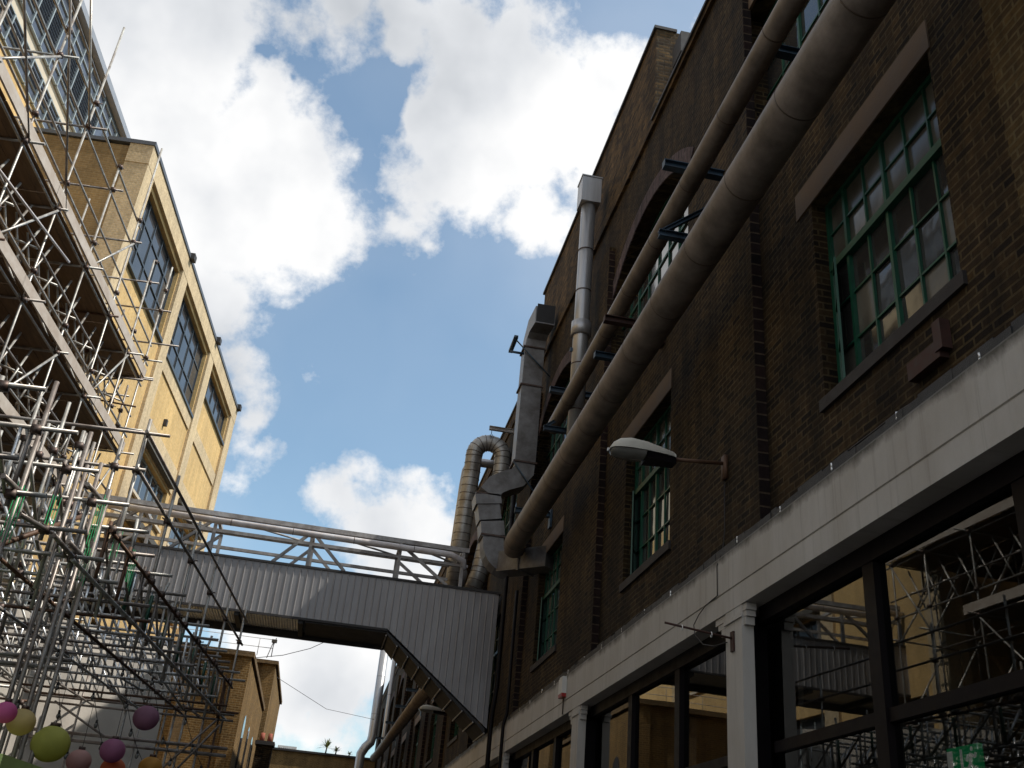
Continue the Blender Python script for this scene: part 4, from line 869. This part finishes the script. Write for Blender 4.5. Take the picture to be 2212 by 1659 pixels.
for a, c in (((8.9, 4.66), (9.5, 4.68)), ((11.0, 5.4), (11.75, 5.43)), ((9.5, 4.5), (10.4, 4.62)), ((10.95, 4.7), (11.7, 4.7)), ((10.5, 4.62), (11.4, 4.6))): B.t('spare_tube', LP(a[0], -3.98, a[1]), LP(c[0], -3.98, c[1]), 'scaffold_dull', .027)
for k in range(24):
    s = R.uniform(9.5, 21.5); n = R.uniform(-8, -4.4); z = R.uniform(4.65, 5.2)
    B.t('spare_tube', LP(s, n, z), LP(s+R.uniform(.5, 1.1), n+R.uniform(-.3, .3), z+R.uniform(-.35, .35)), mt())
for k in range(9):
    s = 13+k*1.05; B.t('spare_tube', LP(s, -4.2, 5.32), LP(s, -4.2+R.uniform(-.1, .1), 5.32+R.uniform(.25, .75)), mt())
B.done()
for s, z, h in ((9.3, 4.66, .55), (11.56, 5.4, .55), (12.5, 5.35, .4), (10.2, 4.95, .35), (13.4, 5.3, .45), (11.6, 4.8, .4)):
    b = MB()
    for j in range(4): b.obox(LP(s+j*.045, -4.0+j*.012, z-h*R.uniform(.75, 1)), EL_*.012, NL_*.004, ZZ*h)
    b.build('green_wrap', 'green_netting', T2)
for k in range(1, 15):
    if k % 2: b = MB(); b.tube(LP(13.36+k*.62, -4.09, ZBOT+.06), LP(13.38+k*.62, -4.09, ZTOP-.05), .03, 6); b.build('green_sleeve', 'dark_green_sleeve' if 'dark_green_sleeve' in MATS else 'green_paint', T2)
# ================================================================== BEHIND THE SCAFFOLD
def sheet(name, label, s, n0, n1, z0, z1, amp, mat, seed, topcut=0):
    rr = random.Random(seed); b = MB(); b.sm = True; nu, nv = 30, 10; ph = rr.uniform(0, 6); base = 0
    for i in range(nu+1):
        for j in range(nv+1):
            u, v = i/nu, j/nv; d = amp*(math.sin(u*17+ph+v*1.3)+.6*math.sin(u*39+v*3)+.4*math.sin(v*9+u*4))
            b.v.append(LP(s+d-3.0*(1-u)*(1 if s > 20 else 0), n0+(n1-n0)*u, z0+(z1-z0)*v))
    for i in range(nu):
        for j in range(nv): a = i*(nv+1)+j; b.f.append((a, a+nv+1, a+nv+2, a+1))
    return tag(b.build(name, mat, None, LP(s, (n0+n1)/2, z0)), label, 'sheeting')
sheet('tarpaulin', 'wide cream tarpaulin hung behind the lower scaffold beside the brown brick house', 24.2, -9.2, -5.6, 0.3, 6.2, .045, 'white_sheeting', 3)
b = MB(); b.obox(LP(23.9, -9.3, 4.75), NL_*3.0+ZZ*-.85, EL_*.12, ZZ*.16); tag(b.build('timber_beam', 'rusty_tube', None, LP(23.9, -9.3, 4.75)), 'sloping dark timber beam across the foot of the cream tarpaulin', 'beam')
b = MB(); x = 0
for i in range(10): b.obox(LP(20.5, -8.4+i*.34, 2.6+i*.0), NL_*.30, EL_*1.8, ZZ*.05)
tag(b.build('canopy_roof', 'white_sheeting', None, LP(20.5, -8.4, 2.6)), 'white slatted canopy roof under the far end of the lower scaffold', 'canopy')
b = MB(); lbox(b, 9.5, 11.3, -6.0, -3.45, 2.28, 2.36); lbox(b, 9.5, 11.3, -3.47, -3.45, 2.12, 2.28)
tag(b.build('awning', 'green_awning', None, LP(10.4, -4.7, 2.3)), 'lime green stall awning at the bottom left corner', 'awning')
b = MB(); lbox(b, 10.5, 12.5, -5.3, -5.2, 2.55, 3.05); tag(b.build('stall_board', 'fascia_grey', None, LP(11.5, -5.2, 2.5)), 'plain grey board above the lime green awning', 'board')
# lanterns
LG = 'paper lanterns hung from the scaffold'
def lantern(p, r, mat, label, flat=.93):
    t = thing('paper_lantern', label, 'paper lantern', p, LG); b = MB(); b.sphere(p, r, r, r*flat, 28, 32, .012); b.build('shade', mat, t)
    b = MB(); p = Vector(p); b.tube(p+ZZ*r*flat*.96, p+ZZ*(r*flat+.03), r*.28, 14); b.build('top_ring', 'coupler_steel', t)
    b = MB(); b.tube(p+ZZ*(r*flat), V(p.x-.02, p.y, max(p.z+.5, 4.55)), .003, 5); b.build('cord', 'cable_rubber', t)
lantern((-3.05, 10.75, 2.81), .108, 'paper_pink', 'hot pink paper lantern cut by the left edge')
lantern((-3.01, 11.23, 2.79), .14, 'paper_cream', 'creamy yellow paper lantern between the pink and the lime ones')
lantern((-2.92, 12.27, 2.71), .205, 'paper_lime', 'largest lime yellow paper lantern')
lantern((-2.72, 14.8, 2.94), .165, 'paper_violet', 'violet paper lantern above the orange one')
lantern((-2.83, 13.47, 2.66), .145, 'paper_blush', 'pale blush paper lantern right of the lime one')
lantern((-2.71, 15.09, 2.73), .165, 'paper_orange', 'orange red paper lantern at the bottom edge under the violet one')
lantern((-2.61, 16.12, 3.56), .19, 'paper_mauve', 'highest mauve paper lantern before the cream tarpaulin')
lantern((-2.53, 17.12, 2.96), .18, 'paper_amber', 'amber paper lantern at the bottom edge before the brick house')
# festoon strings
places = ['farthest left', 'second from the left', 'third from the left', 'fourth from the left', 'fifth from the left', 'farthest right']
for k in range(6):
    p0 = LP(15.5+k*.55, -5.9+k*.35, 4.7); p1 = LP(15.0+k*.8, -5.2+k*.40, 2.9)
    t = thing('festoon_string', places[k]+' of the bulb strings hanging below the lower scaffold', 'string light', p0, 'festoon strings below the scaffold')
    pts = [p0.lerp(p1, i/10)+V(0, 0, -.25*math.sin(math.pi*i/10)) for i in range(11)]
    b = MB(); b.sweep(pts, .005, 5); b.build('flex', 'cable_rubber', t)
    for i in range(1, 10, 2):
        b = MB(); c = pts[i]; b.tube(c, c-ZZ*.05, .018, 7); h = b.build('bulb_holder', 'cable_rubber', t); b = MB(); b.sphere(c-ZZ*.085, .03, .03, .042, 10, 8); b.build('bulb', 'lamp_glass', h)
# houses at the far end
H1 = thing('brick_house', 'lower brown brick house under the bridge, behind the scaffold', 'building', (-5, 40, 0))
b = MB(); b.box(-14, -3.3, 36, 48, 0, 8.32); b.build('wall', 'stock_brick', H1)
b = MB(); b.box(-3.3, -2.82, 35.85, 48, 0, 8.32); b.build('corner_pier', 'stock_brick', H1)
b = MB(); b.box(-14.1, -2.74, 35.75, 48.1, 8.32, 8.50); b.build('coping', 'old_brick', H1)
b = MB(); b.box(-7.2, -6.9, 35.9, 36, 0, 8.2); b.box(-5.0, -4.6, 35.88, 36, 0, 8.2); b.build('pilaster', 'old_brick', H1)
for k in range(3):
    y = 38+k*3; b = MB(); 
    pts = [V(-2.815, y, 4.6), V(-2.815, y+.9, 4.6), V(-2.815, y+.9, 6.3)]+[V(-2.815, y+.45+.45*math.cos(a*math.pi/6), 6.3+.45*math.sin(a*math.pi/6)) for a in range(1, 6)]+[V(-2.815, y, 6.3)]
    b.prism(pts, (.01, 0, 0)); b.build('window', 'pane_blue', H1)
b = MB()
for x in [-13.5+i*1.35 for i in range(9)]: b.tube((x, 36.3, 8.5), (x, 36.3, 9.1), .012, 5)
for z in (8.8, 9.1): b.tube((-13.5, 36.3, z), (-2.2, 36.3, z), .012, 5)
b.tube((-2.35, 36.3, 8.45), (-2.2, 36.3, 9.1), .015, 5); b.build('roof_rail', 'grey_steel_paint', H1)
AN = thing('floodlight', 'small white floodlight on the far roof rail beside the sky', 'floodlight', (-2.2, 36.3, 9.1))
b = MB(); b.box(-2.28, -2.1, 36.2, 36.35, 9.0, 9.1); b.obox((-2.2, 36.25, 8.95), (.05, 0, .22), (.02, 0, -.01), (0, .1, 0)); b.build('head', 'white_render', AN); b = MB(); b.tube((-2.2, 36.3, 8.5), (-2.2, 36.3, 9.0), .015); b.build('mast', 'coping_dark', AN)
H2 = thing('brick_house', 'tall narrow ochre brick house end against the sky, next behind the brown house', 'building', (-6, 55, 0))
b = MB(); b.box(-16, -3.35, 50.2, 62, 0, 10.75); b.build('wall', 'old_brick', H2)
b = MB(); b.box(-3.35, -2.72, 50, 62, 0, 10.75); b.build('corner_pier', 'stock_brick', H2)
b = MB(); b.box(-16.1, -2.62, 49.8, 62.1, 10.75, 10.92); b.build('coping', 'old_brick', H2)
b = MB(); b.tube((-3.9, 49.9, 10.6), (-3.35, 49.9, 8.7), .05); b.tube((-3.35, 49.9, 8.7), (-3.35, 49.9, 0), .05); b.build('drainpipe', 'black_paint', H2)
CS = thing('chimney_stack', 'dark brick chimney stack with two red pots at the end of the street', 'chimney', (-2.3, 45, 0))
b = MB(); b.box(-2.63, -1.97, 45, 45.8, 0, 6.55); b.build('stack', 'sooty_brick', CS)
b = MB(); b.box(-2.70, -1.90, 44.92, 45.88, 6.55, 6.70); b.build('cap', 'coping_dark', CS)
for x in (-2.46, -2.14): b = MB(); b.tube((x, 45.4, 6.70), (x, 45.4, 7.06), .11, 14, .085); b.build('chimney_pot', 'terracotta', CS)
EW = thing('end_wall', 'low tan brick wall with a dark coping closing the street', 'wall', (0, 75, 0))
b = MB(); b.box(-4.5, 4.0, 75, 75.5, 0, 9.62); b.build('wall_face', 'stock_brick', EW); b = MB(); b.box(-4.5, 4.0, 74.85, 75.6, 9.62, 9.75); b.build('coping', 'coping_dark', EW)
b = MB(); b.box(-3.1, -1.7, 80, 84, 9.4, 10.5); 
o = tag(b.build('roof_cabin', 'soffit_sheet', None, (-2.4, 82, 9.4)), 'small pale flat roofed cabin above the far end wall', 'cabin')
b = MB()
for x in [-3.1+i*.14 for i in range(10)]: b.box(x, x+.03, 79.97, 80, 9.5, 10.35)
b.build('cladding_rib', 'coping_dark', o)
def yucca(x, y, z, h, n, label, seed):
    t = thing('yucca_plant', label, 'plant', (x, y, z), 'spiky plants on the end wall'); rr = random.Random(seed)
    b = MB(); b.tube((x, y, z), (x+.03, y, z+h*.35), .06, 7, .045); b.build('trunk', 'bark', t); b = MB()
    for i in range(n):
        a = rr.uniform(0, 6.28); e1 = rr.uniform(.0, 1.35); L = h*rr.uniform(.5, .75); d = V(math.cos(a)*math.cos(e1), math.sin(a)*math.cos(e1), math.sin(e1)); c = V(x+.03, y, z+h*.35)
        sd_ = d.cross(ZZ).normalized()*.035; m1 = c+d*L*.55; tip = c+d*L+V(0, 0, -L*.18)
        b.poly([c-sd_*.5, m1-sd_, tip, m1+sd_, c+sd_*.5])
    b.build('crown', 'leaf_green', t)
yucca(.45, 75.3, 9.7, 1.25, 46, 'tallest spiky plant on the end wall', 1); yucca(1.15, 75.3, 9.7, .75, 34, 'shorter spiky plant next to the tallest one', 2); yucca(2.1, 75.3, 9.7, .5, 24, 'lowest spiky plant near the tall grey pipe', 4)
wire('overhead_wire', 'thin wire from the bridge underside to the brown house', [(-.2, 36, 9.34), (-.9, 36, 8.9), (-1.8, 36, 8.55), (-2.7, 36, 8.35)], .012, 'cable_wire', 'wire')
wire('overhead_wire', 'long faint wire sloping across the low sky under the bridge', [(-2.6, 50, 10.2), (0, 56, 9.9), (3.0, 64, 10.8)], .012, 'cable_wire', 'wire')
